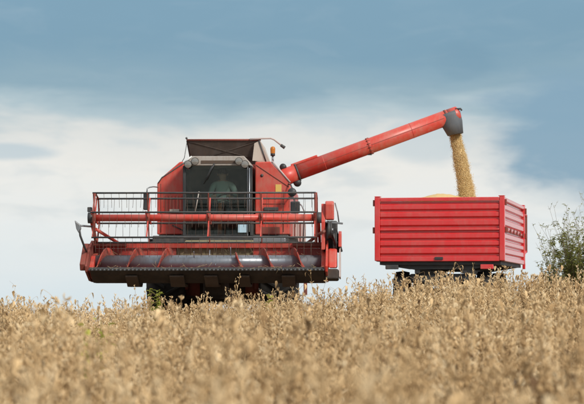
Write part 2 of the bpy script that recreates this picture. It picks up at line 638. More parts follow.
def flight(x0, x1, hand, ph, name='flight'):
    turns = abs(x1 - x0) / .56
    n = int(turns * 40)
    vs, fs = [], []
    for i in range(n + 1):
        t = i / n
        a = ph + hand * 2 * pi * turns * t
        x = x0 + (x1 - x0) * t
        for r_, dx in ((.13, -.016), (.27, -.010), (.27, .010), (.13, .016)):
            vs.append((x + dx, ya + r_ * cos(a), z_aug + r_ * sin(a)))
    for i in range(n):
        for k in range(4):
            k2 = (k + 1) % 4
            fs.append((i * 4 + k, i * 4 + k2, (i + 1) * 4 + k2, (i + 1) * 4 + k))
    fs += [(0, 3, 2, 1), (n * 4, n * 4 + 1, n * 4 + 2, n * 4 + 3)]
    mb = MB()
    mb.add(vs, fs, False)
    return mb.build(name, 'grey', aug)


# the blades start at the ends and stop at the feeder mouth, wound in opposite senses
fl = flight(HX0 + .08, fx0 + .12, -1, R(240))
fr_ = flight(HX1 - .08, fx1 - .28, -1, R(75))
EDGE = paint('red_worn_flight', (.50, .075, .045), .5, .85, (.075, .062, .055), coat=0, scale=5.)
for f_ in (fl, fr_):
    f_.data.materials.clear()
    f_.data.materials.append(EDGE)
fing = MB().tube([(0, 0, 0), (0, 0, .16)], .008, 6)
fproto = fing.build('feeding_finger', 'bright', aug)
for i in range(8):
    a = i * 2.4
    x = fx0 + .25 + i * (fx1 - fx0 - .5) / 7
    loc = (x, ya + .13 * cos(a), z_aug + .13 * sin(a))
    rot = (a - pi / 2, 0, 0)
    if i == 0:
        fproto.location, fproto.rotation_euler = loc, rot
    else:
        share(fproto, 'feeding_finger', aug, loc, rot)

straw = MB()
sr = random.Random(21)
for i in range(130):
    x = sr.uniform(HX0 + .1, HX1 - .1)
    if sr.random() < .6:
        p_ = Vector((x, yf + sr.uniform(-.06, .12), z_cut + sr.uniform(.015, .05)))
    else:
        p_ = Vector((x, ya + sr.uniform(-.12, .02), z_aug + .14 + sr.uniform(0, .02)))
    d_ = Vector((sr.uniform(-1, 1), sr.uniform(-.6, .6), sr.uniform(-.35, .5))).normalized() * sr.uniform(.04, .14)
    straw.tube([p_, p_ + d_ * .5 + Vector((0, 0, sr.uniform(-.01, .01))), p_ + d_], .0026, 4)
straw.build('caught_straw', 'strawtan', comb)['kind'] = 'stuff'

# ---- reel ---------------------------------------------------------
yr = -3.15
z_reel = cz(217.8, yr)
RX0, RX1 = cx(93, yr), cx(316, yr)
RR = .475
reel = MB().tube([(RX0, yr, z_reel), (RX1, yr, z_reel)], .064, 20).build('reel_tube', 'red2', comb)
PH = [R(70 + 60 * k) for k in range(6)]
tine = MB()
tine.tube([(0, 0, 0), (0, .012, -.06), (0, .0, -.22), (0, -.02, -.27)], .0032, 4)
tproto = None
for k, a in enumerate(PH):
    y_, z_ = yr - RR * cos(a), z_reel + RR * sin(a)
    bar = MB().tube([(RX0, y_, z_), (RX1, y_, z_)], .0165, 8).build('tine_bar', 'dark', reel)
    nb = 30
    for i in range(nb):
        x = RX0 + .07 + (i + .15 * random.random()) * (RX1 - RX0 - .14) / (nb - 1 + .15)
        rot = (random.uniform(-.05, .05), random.uniform(-.05, .05), 0)
        if tproto is None:
            tproto = tine.build('tine', 'skid', reel)
            tproto.location = (x, y_, z_)
            tproto.rotation_euler = rot
        else:
            share(tproto, 'tine', reel, (x, y_, z_), rot)
for j, px in enumerate((94, 148, 209, 261.5, 315)):
    x = cx(px, yr)
    hub = MB().lathe([(-.03, .064), (-.03, .10), (.03, .10), (.03, .064)], (x, yr, z_reel), 'x', 20).build('reel_hub', 'rust', reel)
    for k, a in enumerate(PH):
        y_, z_ = yr - RR * cos(a), z_reel + RR * sin(a)
        MB().bar((x, yr - .07 * cos(a), z_reel + .07 * sin(a)), (x, y_, z_), .05, .022, up=(1, 0, 0)).build(
            'reel_arm', 'red2' if k % 3 else 'rust', reel, .003)
    # ring of flat links between the arm ends
    if j in (0, 4):
        for k in range(6):
            a, a2 = PH[k], PH[(k + 1) % 6]
            MB().bar((x + .03, yr - RR * cos(a), z_reel + RR * sin(a)), (x + .03, yr - RR * cos(a2), z_reel + RR * sin(a2)),
                     .012, .03, up=(1, 0, 0)).build('reel_link', 'rust', reel)
# lift arms carrying the reel, and the inner braces
for s, px_a, px_b in ((-1, 95, 119), (1, 324, 307)):
    xe = RX0 - .05 if s < 0 else RX1 + .05
    MB().bar((xe, yr, z_reel), (xe, yb, z_top + .02), .05, .09).build('lift_arm', 'red2', comb, .008)
    MB().tube([(cx(px_a, yr), yr + .05, cz(229 if s < 0 else 231, yr)), (cx(px_b, yb), yb - .05, z_top - .01)], .030, 10).build('brace', 'rust' if s > 0 else 'red2', comb)
    MB().lathe([(-.05, 0), (-.05, .10), (.05, .10), (.05, 0)], (xe, yr, z_reel), 'x', 18).build('bearing', 'dark', comb)
MB().box(RX0 - .11, RX0 - .03, yr - .05, yr + .06, cz(212, yr), cz(207, yr)).build('bearing_cap', 'dark', comb, .012)
# left crop divider: bent rod with a blunt head
xd = cx(77, yf)
MB().tube([(xd + .03, yf - .1, cz(224, yf)), (cx(80.5, yf), yf - .1, cz(236, yf)), (cx(84, yf), yf, cz(247, yf)), (HX0 - .03, -3.0, z_cut + .28)], .020, 8).build('divider_rod', 'dark', comb)
MB().tube([(cx(79, yf), yf - .08, cz(225.5, yf)), (RX0 - .03, yr, cz(226.5, yr))], .018, 8).build('divider_stay', 'grey', comb)
MB().prism([(xd - .035, cz(220.5, yf)), (xd + .02, cz(223, yf)), (xd + .07, cz(225, yf)), (xd + .075, cz(229, yf)), (xd + .035, cz(233, yf)), (xd - .005, cz(229, yf))],
           'y', yf - .16, yf - .05).build('divider_head', 'grey', comb, .012)
MB().prism([(-3.42, z_cut - .02), (-3.48, z_cut + .1), (-3.0, cz(243.5, -3)), (-2.5, cz(243.5, -2.7)), (-2.4, z_cut)], 'x', cx(82.5, -3), HX0 - .022).build('divider_plate', 'rust', comb, .015)

MB().prism([(-3.05, cz(250, -3)), (-3.02, cz(222, -3)), (-2.85, cz(204, -2.8)), (-2.7, cz(204, -2.7)), (-2.5, cz(225, -2.6)), (-2.3, cz(250, -2.6))], 'x', cx(321.5, -2.8), cx(325.3, -2.8)).build('drive_frame', 'red2', comb, .01)
MB().box(cx(325.5, -2.6), cx(337.5, -2.6), -2.62, -2.45, cz(250, -2.6), cz(221, -2.6)).build('drive_housing', 'black', comb, .03)
# right-hand drive side: shield, grey bar, pulleys, belt, outer plate
xr0 = cx(325.5, -2.7)
MB().prism([(-3.0, cz(220, -2.9)), (-3.0, cz(204, -2.9)), (-2.9, cz(201.5, -2.8)), (-2.55, cz(201.5, -2.7)), (-2.45, cz(204, -2.7)), (-2.45, cz(220, -2.7))],
           'x', xr0, cx(334, -2.7)).build('drive_shield', 'red', comb, .02)
MB().bar((cx(326, -2.9), -2.95, cz(222.3, -2.9)), (cx(343, -2.9), -2.95, cz(223.8, -2.9)), .05, .035).build('shield_bar', 'grey', comb, .006)
MB().tube([(cx(335, -2.6), -2.6, cz(203, -2.6)), (cx(337.5, -2.6), -2.6, cz(212, -2.6)), (cx(339, -2.6), -2.6, cz(223, -2.6))], .012, 8).build('hose', 'grey', comb)
for px, py, yy, r_ in ((330, 230, -2.95, .17), (335, 243, -2.7, .20)):
    pu = MB().lathe([(-.035, 0), (-.035, r_ * .8), (-.035, r_), (-.012, r_ * .86), (.012, r_ * .86), (.035, r_), (.035, 0)], (cx(px, yy), yy, cz(py, yy)), 'x', 28).build('pulley', 'dark', comb)
    MB().lathe([(.035, .03), (.06, .03), (.06, 0)], (cx(px, yy), yy, cz(py, yy)), 'x', 12).build('pulley_hub', 'grey', pu)
MB().bar((cx(331, -2.95), -3.08, cz(232, -2.95)), (cx(336, -2.7), -2.86, cz(246, -2.7)), .04, .015).build('belt', 'black', comb)
MB().bar((cx(334, -2.8), -2.6, cz(228, -2.8)), (cx(340, -2.8), -2.55, cz(252, -2.8)), .10, .05).build('drive_arm', 'black', comb, .01)
MB().prism([(-2.9, cz(247, -2.8)), (-2.85, cz(234, -2.8)), (-2.6, cz(231, -2.8)), (-2.35, cz(234, -2.8)), (-2.35, cz(247, -2.8))], 'x', cx(338.5, -2.7), cx(341.5, -2.7)).build('belt_guard', 'red', comb, .008)
MB().prism([(-3.1, cz(277, -3)), (-2.95, cz(254, -2.8)), (-2.6, cz(246, -2.8)), (-2.3, cz(248, -2.8)), (-2.3, cz(279, -2.8))], 'x', cx(339, -2.9), cx(340.5, -2.9)).build('outer_plate', 'pinkgrey', comb, .004)
MB().prism([(-3.2, cz(268, -3)), (-2.95, cz(249, -3)), (-2.5, cz(247, -2.8)), (-2.3, cz(268, -2.8))], 'x', HX1 + .022, cx(337, -2.9)).build('corner_cover', 'red', comb, .03)
MB().prism([(-3.25, cz(279, -3)), (-3.2, cz(269, -3)), (-2.3, cz(269, -2.8)), (-2.3, cz(281, -2.8))], 'x', HX1 - .036, cx(338.5, -2.9)).build('gear_case', 'brown', comb, .03)

# ---- body ---------------------------------------------------------
yp = -.5
BL, BRR = cx(156.8, yp), cx(290, yp)
zb = 1.45
z83, z77, z62 = cz(183, yp), cz(177, yp), cz(161.5, yp)
cabL, cabR = cx(183, -.9), cx(252.5, -.9)
hull = [(BL, .95), (BL, z83), (cx(161.5, yp), z77), (cx(179, yp), z62), (cx(271, yp), z62), (BRR, z83), (BRR, .95)]
MB().prism(hull, 'y', .36, 4.6).build('hull', 'red', comb, .03)
pl_ = MB().prism([(BL, 1.62), (BL, z83), (cx(161.5, yp), z77), (cx(179.5, yp), z62), (cabL - .025, z62), (cabL - .025, 1.62)], 'y', yp, .355).build('side_compartment', 'red', comb, .02)
pr_ = MB().prism([(cabR + .03, 1.62), (cabR + .03, z62 - .01), (cx(271, yp), z62), (BRR, z83), (BRR, 1.62)], 'y', yp, .355).build('side_compartment', 'red', comb, .02)
# pressed seams, edge strips and fittings on the compartments
MB().tube([(BL + .02, yp - .006, z83), (cx(161.5, yp), yp - .006, z77 - .01), (cabL - .04, yp - .006, cz(163.5, yp))], .012, 6).build('edge_strip', 'dark', pl_)
MB().tube([(BL + .075, yp - .004, 1.66), (BL + .075, yp - .004, z83 - .01)], .008, 6).build('seam', 'rust', pl_)
for i in range(1, 8):
    x = BL + .09 + i * .065
    MB().box(x - .004, x + .004, yp - .008, yp, cz(212, yp), cz(196, yp)).build('louvre', 'rust', pl_)
MB().tube([(cx(272, yp), yp - .004, z62 + .01), (BRR + .005, yp - .004, z83 + .01)], .016, 8).build('edge_strip', 'pinkgrey', pr_)
MB().tube([(cabR + .05, yp - .004, cz(165, yp)), (cx(289, yp), yp - .004, cz(187, yp))], .009, 6).build('seam', 'rust', pr_)
MB().box(cx(275.5, yp), cx(281.5, yp), yp - .008, yp, cz(192, yp), cz(184.5, yp)).build('sticker', 'yellow', pr_, .002)
MB().lathe([(0, 0), (0, .03), (-.012, .03), (-.02, 0)], (cx(262, yp), yp, cz(175.5, yp)), 'y', 14).build('lock', 'dark', pr_)
MB().box(cx(264, yp), cx(278.5, yp), yp - .035, yp, cz(210.8, yp), cz(207.3, yp)).build('handle', 'dark', pr_, .008)
MB().box(cx(262, yp), cx(280, yp), yp - .02, yp, cz(234, yp), cz(227, yp)).build('louvre_panel', 'rust', pr_, .006)
MB().tube([(cx(263, yp), yp - .005, cz(204, yp)), (cx(285, yp), yp - .005, cz(204, yp))], .006, 6).build('seam', 'rust', pr_)
MB().tube([(cx(283.5, yp), yp - .005, cz(232, yp)), (cx(283.5, yp), yp - .005, cz(190, yp))], .006, 6).build('seam', 'rust', pr_)
MB().tube([(cx(172, yp), yp - .02, cz(225, yp)), (cx(184, yp), yp - .02, cz(231, yp))], .012, 6).build('pipe', 'dark', pl_)
MB().box(cx(170, yp), cx(180, yp), yp - .16, yp, cz(212.5, yp), cz(209.5, yp)).build('step_plate', 'pale', pl_, .01)
# platform below compartments
MB().box(cx(153.5, -.7), cx(201, -.7), -.95, -.502, cz(245, -.7), cz(236, -.7)).build('platform', 'dark', comb, .02)
MB().box(cx(253.5, -.7), cx(286, -.7), -.95, -.502, cz(244.5, -.7), cz(238, -.7)).build('platform', 'grey', comb, .02)
MB().box(BL + .03, BRR - .03, -.49, .355, 1.3, 1.615).build('chassis_front', 'dark', comb, .02)
# straw hood and rear
MB().prism([(4.61, 2.5), (4.61, 1.0), (5.8, .9), (5.9, 1.6), (5.2, 2.4)], 'x', BL + .25, BRR - .25).build('straw_hood', 'red', comb, .04)
# pale guard at the ladder side
gp = MB().box(cx(290.5, 1.2), cx(306, 1.2), 1.1, 1.16, cz(243, 1.2), cz(223, 1.2)).build('side_guard', 'pinkgrey', comb, .01)
for px in (295, 300.5):
    MB().box(cx(px, 1.1) - .008, cx(px, 1.1) + .008, 1.085, 1.1, cz(242, 1.1), cz(224, 1.1)).build('guard_rib', 'rust', gp)
MB().tube([(cx(303, .6), .6, cz(243, .6)), (cx(304.5, .6), .6, cz(212, .6)), (cx(302, .6), .6, cz(206, .6)), (cx(299.5, .6), .6, cz(204, .6))], .014, 8).build('handrail', 'grey', comb)

# ---- grain tank -----------------------------------------------------
yt = .30
zt0, zt1 = cz(161, yt), cz(140.5, yt)
tL0, tR0, tL1, tR1 = cx(191, yt), cx(255, yt), cx(187.5, yt), cx(258.5, yt)
tank = MB()
tank.add([(tL0, yt + .12, zt0), (tR0, yt + .12, zt0), (tR1, yt - .06, zt1), (tL1, yt - .06, zt1),
          (tL0, yt + .15, zt0), (tR0, yt + .15, zt0), (tR1, yt - .03, zt1), (tL1, yt - .03, zt1)],
         [(0, 1, 2, 3), (7, 6, 5, 4), (0, 4, 5, 1), (1, 5, 6, 2), (2, 6, 7, 3), (3, 7, 4, 0)])
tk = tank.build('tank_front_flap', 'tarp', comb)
MB().tube([(tL1 - .02, yt - .07, zt1 + .01), (tR1 + .05, yt - .07, zt1 + .01)], .018, 8).build('rim', 'rust', tk)
MB().tube([(tL1 - .01, yt - .07, zt1 + .03), (tL1 - .03, yt - .07, zt1 + .06)], .02, 8).build('rim_knob', 'dark', tk)
for a, c_ in (((tL1 + .02, zt1 - .02), (tR0 - .05, zt0 + .06)), ((tR1 - .02, zt1 - .02), (tL0 + .25, zt0 + .06))):
    MB().tube([(a[0], yt - .055, a[1]), ((a[0] + c_[0]) / 2, yt + .02, (a[1] + c_[1]) / 2), (c_[0], yt + .085, c_[1])], .010, 6).build('fold', 'tarp', tk)
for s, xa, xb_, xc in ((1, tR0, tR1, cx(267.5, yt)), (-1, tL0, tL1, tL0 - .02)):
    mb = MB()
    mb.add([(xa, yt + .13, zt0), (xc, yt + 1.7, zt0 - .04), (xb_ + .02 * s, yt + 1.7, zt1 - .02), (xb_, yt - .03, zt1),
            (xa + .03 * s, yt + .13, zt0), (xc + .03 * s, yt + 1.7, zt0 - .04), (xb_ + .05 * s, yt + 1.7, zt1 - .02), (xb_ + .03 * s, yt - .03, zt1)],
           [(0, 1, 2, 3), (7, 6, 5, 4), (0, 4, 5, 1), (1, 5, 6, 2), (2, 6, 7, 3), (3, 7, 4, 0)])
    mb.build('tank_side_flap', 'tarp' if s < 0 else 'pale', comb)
# pale triangular cheek and dark edge to the right of the flap
MB().prism([(cx(252.5, yt), zt0), (cx(254.5, yt), zt1 - .06), (cx(258.5, yt), zt1 - .02), (cx(264.5, yt), zt0)], 'y', yt - .075, yt - .066).build('tank_cheek', 'pale', comb)
MB().tube([(cx(259, yt), yt - .08, zt1), (cx(266, yt), yt - .08, zt0 - .02)], .016, 8).build('tank_edge', 'dark', comb)
MB().box(tL0, tR1, yt + 1.66, yt + 1.7, zt0, zt1 - .03).build('tank_rear_flap', 'tarp', comb)
MB().tube([(tL1 - .01, yt - .02, zt1), (cx(184.5, yt), yt - .1, cz(158, yt)), (cx(181.5, yt), yt - .1, cz(163, yt))], .007, 6).build('stay_wire', 'dark', comb)
# work-light arm reaching out from the tank rim
la = MB().tube([(cx(250, yt), yt - .1, cz(139.5, yt)), (cx(262, yt), yt - .1, cz(138.8, yt)), (cx(271, yt), yt - .1, cz(138.6, yt)), (cx(274.5, yt), yt - .1, cz(140, yt)), (cx(282, yt), yt - .1, cz(146, yt))], .017, 8).build('lamp_arm', 'pinkgrey', comb)
MB().tube([(cx(281, yt), yt - .1, cz(145.4, yt)), (cx(285, yt), yt - .1, cz(148.2, yt))], [.03, .034], 10).build('lamp_tip', 'dark', la)
# beacon
bx_ = cx(272.8, .1)
bs = MB().tube([(bx_, .1, cz(163, .1)), (bx_, .1, cz(156, .1))], .022, 10).build('beacon_post', 'grey', comb)
MB().lathe([(0, 0), (0, .045), (.05, .045), (.05, 0)], (bx_, .1, cz(156, .1)), 'z', 16).build('beacon_base', 'black', bs)
MB().lathe([(0, .046), (.09, .05), (.125, .04), (.14, 0)], (bx_, .1, cz(153.4, .1)), 'z', 18).build('beacon_dome', 'amber', bs)

# ---- cab -------------------------------------------------------------
yc = -.95
zr0, zr1 = cz(165.5, yc), cz(156, yc)
zf = cz(236, yc)
cab = MB()
roof = MB().prism([(cabL + .02, zr0), (cabL + .03, cz(161.5, yc)), (cx(191, yc), zr1), (cx(244, yc), zr1), (cabR - .06, cz(161.5, yc)), (cabR - .03, zr0)], 'y', yc, .34).build('cab_roof', 'beige', comb, .015)
MB().tube([(cabL + .0, yc - .01, cz(163.6, yc)), (cx(191.5, yc), yc - .01, zr1 - .005)], .016, 8).build('roof_edge', 'white', roof)
for px, py in ((188, 164.5), (195, 161.5), (239, 161.5), (245, 164.5)):
    lo = MB().lathe([(0, 0), (0, .05), (-.05, .075), (-.06, .075)], (cx(px, yc), yc - .02, cz(py, yc)), 'y', 18).build('work_light', 'black', comb)
    MB().lathe([(-.052, .068), (-.06, .04), (-.062, 0)], (cx(px, yc), yc - .02, cz(py, yc)), 'y', 18).build('lens', 'lamp', lo)
MB().box(cx(201, yc), cx(236, yc), yc - .012, yc, cz(163.4, yc), cz(160.4, yc)).build('roof_grille', 'skid', roof)
# floor, rear wall, pillars
MB().box(cabL, cabR, yc, .35, 1.38, zf).build('cab_floor', 'dark', comb, .015)
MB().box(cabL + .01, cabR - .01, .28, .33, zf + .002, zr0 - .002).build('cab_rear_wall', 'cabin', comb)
for px, w, mt in ((184, .055, 'black'), (251.2, .045, 'black'), (247.6, .022, 'grey')):
    x = cx(px, yc)
    MB().box(x - w / 2, x + w / 2, yc + .005, yc + .06, zf + .002, zr0 - .002).build('pillar', mt, comb, .008)
for x in (cabL + .03, cabR - .03):
    MB().box(x - .03, x + .03, .22, .278, zf + .002, zr0 - .002).build('rear_pillar', 'black', comb, .006)
MB().tube([(cx(249.5, yc), yc - .03, cz(232, yc)), (cx(249.5, yc), yc - .03, cz(168, yc))], .010, 8).build('door_rail', 'bright', comb)
ws = MB().box(cx(185.5, yc), cx(246.8, yc), yc + .02, yc + .026, zf + .004, zr0 - .003).build('windscreen', 'glass', comb)
MB().box(cx(238, yc), cx(247, yc), yc + .012, yc + .018, cz(232.5, yc), cz(224.5, yc)).build('sticker', 'blue', ws)
MB().box(cx(184.6, yc), cx(246.8, yc), yc + .004, yc + .03, zf - .0, zf + .03).build('screen_seal', 'black', comb)
wi = MB().tube([(cx(214.5, yc), yc - .03, cz(163.5, yc)), (cx(210.5, yc), yc - .03, cz(171, yc)), (cx(206.5, yc), yc - .03, cz(180, yc))], .014, 8).build('wiper', 'black', comb)
MB().tube([(cx(212, yc), yc - .02, cz(166, yc)), (cx(203.5, yc), yc - .02, cz(184, yc))], .011, 6).build('blade', 'black', wi)
MB().tube([(cx(199, yc), yc - .025, cz(191.5, yc)), (cx(195, yc), yc - .025, cz(213, yc))], .012, 6).build('grab_rod', 'beige', comb)
for x in (cabL + .012, cabR - .012):
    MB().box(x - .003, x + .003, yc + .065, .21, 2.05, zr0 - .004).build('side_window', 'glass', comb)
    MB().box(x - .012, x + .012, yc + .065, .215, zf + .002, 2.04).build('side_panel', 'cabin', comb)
# mirrors
ml = MB().box(cx(143, -1), cx(149, -1), -1.02, -.97, cz(210, -1), cz(192, -1)).build('mirror', 'black', comb, .02)
MB().tube([(cx(146.5, -1), -1, cz(192, -1)), (cx(146.8, -1), -1, cz(188.5, -1)), (cx(149, -1), -.95, cz(187, -1)), (cx(153, -.8), -.8, cz(186.6, -.8)), (cx(158, -.5), -.45, cz(187, -.5))], .012, 8).build('mirror_arm', 'grey', ml)
mr = MB().box(cx(290.5, -1), cx(300, -1), -1.02, -.97, cz(213.5, -1), cz(201.5, -1)).build('mirror', 'black', comb, .02)
MB().tube([(cx(295, -1), -.96, cz(204, -1)), (cx(294, -1), -.9, cz(198, -1)), (cx(292, -.8), -.8, cz(197, -.8)), (cx(289, -.5), -.45, cz(197, -.5))], .013, 8).build('mirror_arm', 'dark', mr)
m3 = MB().lathe([(0, 0), (0, .06), (-.05, .085), (-.07, .07), (-.08, 0)], (cx(292.2, -.7), -.7, cz(192.5, -.7)), 'y', 18).build('side_lamp', 'black', comb)
MB().tube([(cx(292.2, -.7), -.69, cz(189, -.7)), (cx(291, -.6), -.6, cz(185, -.6)), (cx(288, -.5), -.48, cz(184, -.5))], .014, 8).build('lamp_bracket', 'dark', m3)
# interior
MB().box(cx(210, 0), cx(234, 0), -.10, .10, cz(214, -.1) - .0, cz(208, -.1)).build('operator_seat', 'seat', comb, .04)
MB().box(cx(211, 0), cx(233, 0), .12, .22, cz(208, .1), cz(182, .1)).build('seat_back', 'seat', comb, .04)
MB().box(cx(214, 0), cx(230, 0), -.05, .08, zf, cz(215, 0)).build('seat_base', 'black', comb, .02)
sc = MB().tube([(cx(224, -.7), -.78, zf + .01), (cx(226, -.6), -.58, cz(201, -.6))], .035, 10).build('steering_column', 'black', comb)
wc = Vector((cx(226.5, -.55), -.56, cz(199.5, -.55)))
tor = MB()
nn = 28
tl_ = R(35)
ring = []
for i in range(nn + 1):
    a = 2 * pi * i / nn
    ring.append(wc + Vector((.19 * cos(a), .19 * sin(a) * cos(tl_), .19 * sin(a) * sin(tl_))))
tor.tube(ring, .015, 8, cap=False)
for a in (R(90), R(210), R(330)):
    tor.tube([wc, wc + Vector((.19 * cos(a), .19 * sin(a) * cos(tl_), .19 * sin(a) * sin(tl_)))], .010, 6)
tor.build('steering_wheel', 'black', comb)
MB().tube([(cx(220, -.8), -.80, zf + .01), (cx(220, -.8), -.82, cz(203, -.8))], [.045, .036], 12).build('hydraulic_boot', 'orange', comb)
MB().box(cx(236, -.3), cx(246, -.3), -.45, .1, zf + .01, cz(206, -.3)).build('side_console', 'cabin', comb, .02)
for i in range(3):
    MB().tube([(cx(238 + 3 * i, -.4), -.40, cz(206, -.4)), (cx(238.3 + 3 * i, -.4), -.43, cz(200, -.4))], [.008, .014], 8).build('lever', 'black', comb)

# ---- unloading tube ----------------------------------------------------
ub = Vector((cx(280, .8), .8, cz(179, .8)))
ue = Vector((cx(448.5, 1.0), 1.0, cz(117.5, 1.0)))
ud = (ue - ub).normalized()
RT = .158
ut = MB().tube([ub - ud * .1, ub + ud * .36], RT * 1.10, 28).build('tube_joint', 'red', comb)
up_ = Vector((-ud.z, 0, ud.x))
tb = MB().tube([ub + ud * .14, ub.lerp(ue, .5), ue], RT, 36).build('unloading_tube', 'red', comb)
MB().tube([ub + ud * .36, ub + ud * .39], RT * 1.16, 28).build('clamp_ring', 'dark', tb)
mid = ub.lerp(ue, .53)
MB().tube([mid - ud * .022, mid + ud * .022], RT * 1.07, 32).build('flange', 'red2', tb, .004)
for k in range(14):
    a = 2 * pi * k / 14
    bp0 = mid + (up_ * cos(a) + Vector((0, 1, 0)) * sin(a)) * RT * 1.04
    MB().tube([bp0 - ud * .034, bp0 + ud * .034], .011, 6).build('bolt', 'rust', tb)
MB().bar(ub + ud * .45 + Vector((0, -RT - .001, 0)), ue - ud * .1 + Vector((0, -RT - .001, 0)), .006, .008).build('weld_seam', 'rust', tb)
for t in (.26, .78):
    c_ = ub.lerp(ue, t)
    MB().tube([c_ - ud * .006, c_ + ud * .006], RT * 1.012, 32).build('weld_ring', 'red2', tb)
MB().box(-.05, .05, -.03, .03, -.02, .03).build('tube_bracket', 'dark', tb, .01, loc=mid + Vector((0, -.03, -RT - .005)))
q = tb.children[-1]
up_ = Vector((-ud.z, 0, ud.x))
MB().bar(ub + ud * .30 + up_ * RT * 1.12, ub + ud * .86 + up_ * RT * 1.10, .10, .05).build('tube_cover', 'red', tb, .012)
MB().lathe([(-.06, 0), (-.06, .07), (.06, .07), (.06, 0)], tuple(ub + up_ * .20 + ud * .14), 'y', 16).build('pivot_motor', 'black', comb)
MB().lathe([(-.08, 0), (-.08, .08), (.08, .08), (.08, 0)], tuple(ub - up_ * .19 + ud * .30), 'y', 16).build('pivot_pin', 'black', comb)
# spout: a flared rubber hood hanging from the tip
sp = MB()


def ringpts(c, ax, r1, r2, n=20, sq=.0):
    """ellipse around c in the plane spanned by ax (3-D) and world y"""
    return [Vector(c) + ax * r1 * cos(2 * pi * k / n) + Vector((0, 1, 0)) * r2 * sin(2 * pi * k / n) for k in range(n)]


def spt(px, py):
    return Vector((cx(px, 1.0), 1.0, cz(py, 1.0)))


secs = []
for (l, r_) in (((437, 118), (458, 109.5)), ((439, 122), (460.2, 111.5)), ((443, 129), (462.3, 121)), ((447.5, 136.5), (463.2, 133.5))):
    a, c_ = spt(*l), spt(*r_)
    secs.append(((a + c_) / 2, (c_ - a).normalized(), (c_ - a).length / 2))
vs, fs = [], []
ry = [.172, .178, .165, .15]
for (c_, ax, hw), y_ in zip(secs, ry):
    vs += ringpts(c_, ax, hw, y_)
for (c_, ax, hw), y_ in zip(reversed(secs), reversed(ry)):
    vs += ringpts(c_, ax, hw - .02, y_ - .02)
n = 20
for i in range(len(vs) // n - 1):
    for k in range(n):
        fs.append((i * n + k, i * n + (k + 1) % n, (i + 1) * n + (k + 1) % n, (i + 1) * n + k))
sp.add(vs, fs, True)
sp.f.append(tuple(range(n)))
sp.s.append(False)
spo = sp.build('spout', 'spout', comb)
MB().tube([spt(455, 110) + Vector((0, -.1, 0)), spt(460.5, 109.6) + Vector((0, -.1, 0)), spt(461.5, 111.5) + Vector((0, -.1, 0))], .02, 8).build('spout_lip', 'dark', spo)
MB().tube([ue - ud * .06, ue - ud * .02], RT * 1.04, 28).build('tip_band', 'rust', tb)
# hood end over the tube mouth
MB().tube([ue, ue + ud * .20, ue + ud * .24], [RT, RT * .98, RT * .6], 28).build('tube_end_cap', 'red', tb)

# ---- wheels ------------------------------------------------------------
def tyre(r, w, rim_r, lugs):
    mb = MB()
    prof = [(-w * .42, rim_r), (-w * .5, rim_r + .05), (-w * .5, r * .86), (-w * .43, r * .91), (-w * .2, r * .935), (w * .2, r * .935), (w * .43, r * .91), (w * .5, r * .86), (w * .5, rim_r + .05), (w * .42, rim_r)]
    mb.lathe(prof, (0, 0, 0), 'x', 48)
    for i in range(lugs):
        for s in (-1, 1):
            a0 = 2 * pi * (i + (.5 if s > 0 else 0)) / lugs
            vs = []
            for (t, da) in ((.02, .26), (.5, 0.)):
                for rr in (r * (.92 if t < .1 else .84), r * (1.0 if t < .1 else .95)):
                    for dd in (-.035, .035):
                        a = a0 + da + dd
                        vs.append((s * w * t, rr * cos(a), rr * sin(a)))
            mb.add(vs, [(0, 1, 3, 2), (4, 6, 7, 5), (0, 4, 5, 1), (2, 3, 7, 6), (0, 2, 6, 4), (1, 5, 7, 3)])
    return mb


def wheel(parent, x, y, r, w, rim_r, lugs, mat_rim, side):
    hubo = MB().lathe([(-.10 * side, 0), (-.10 * side, rim_r * .35), (-.02 * side, rim_r * .4), (.0, rim_r * .85), (-w * .4, rim_r), (w * .4, rim_r)], (0, 0, 0), 'x', 32).build('wheel', mat_rim, parent, loc=(x, y, r))
    tyre(r, w, rim_r, lugs).build('tyre', 'rubber', hubo)
    MB().lathe([(.0, .09), (.06 * side, .09), (.06 * side, 0)], (0, 0, 0), 'x', 16).build('hub', 'dark', hubo)
    return hubo


for px, s in ((168, -1), (279, 1)):
    wheel(comb, cx(px, 0), .1, .80, .74, .40, 18, 'rust', s)
for s in (-1, 1):
    wheel(comb, s * .95, 3.9, .50, .34, .26, 14, 'rust', s)
MB().box(cx(171, 0), cx(276, 0), -.08, .28, .36, 1.3).build('front_axle', 'brown', comb, .05)
for px in (192, 254):
    MB().lathe([(-.16, 0), (-.16, .30), (.16, .34), (.16, 0)], (cx(px, -.05), .05, .72), 'x', 24).build('final_drive', 'rust', comb)
MB().box(cx(189, .8), cx(258, .8), .6, 3.6, .26, 1.0).build('belly', 'brown', comb, .05)
MB().box(-.9, .9, 3.82, 3.98, .42, .58).build('rear_axle', 'rust', comb, .02)
for px in (186, 257):
    MB().box(cx(px, -.3) - .05, cx(px, -.3) + .05, -.45, -.3, .55, 1.3).build('axle_leg', 'rust', comb, .02)
MB().box(cx(205, -1.5), cx(226, -1.5), -1.9, -.5, .44, .95).build('stone_trap', 'brown', comb, .04)
for px in (197, 236):
    MB().tube([(cx(px, -1.2), -.45, .75), (cx(px, -2.2), -2.2, .86)], [.05, .035], 10).build('lift_ram', 'dark', comb)
MB().bar((cx(305.5, 0), 0, .45), (cx(305.2, 0), 0, 1.35), .07, .05).build('ladder_post', 'rust', comb, .006)

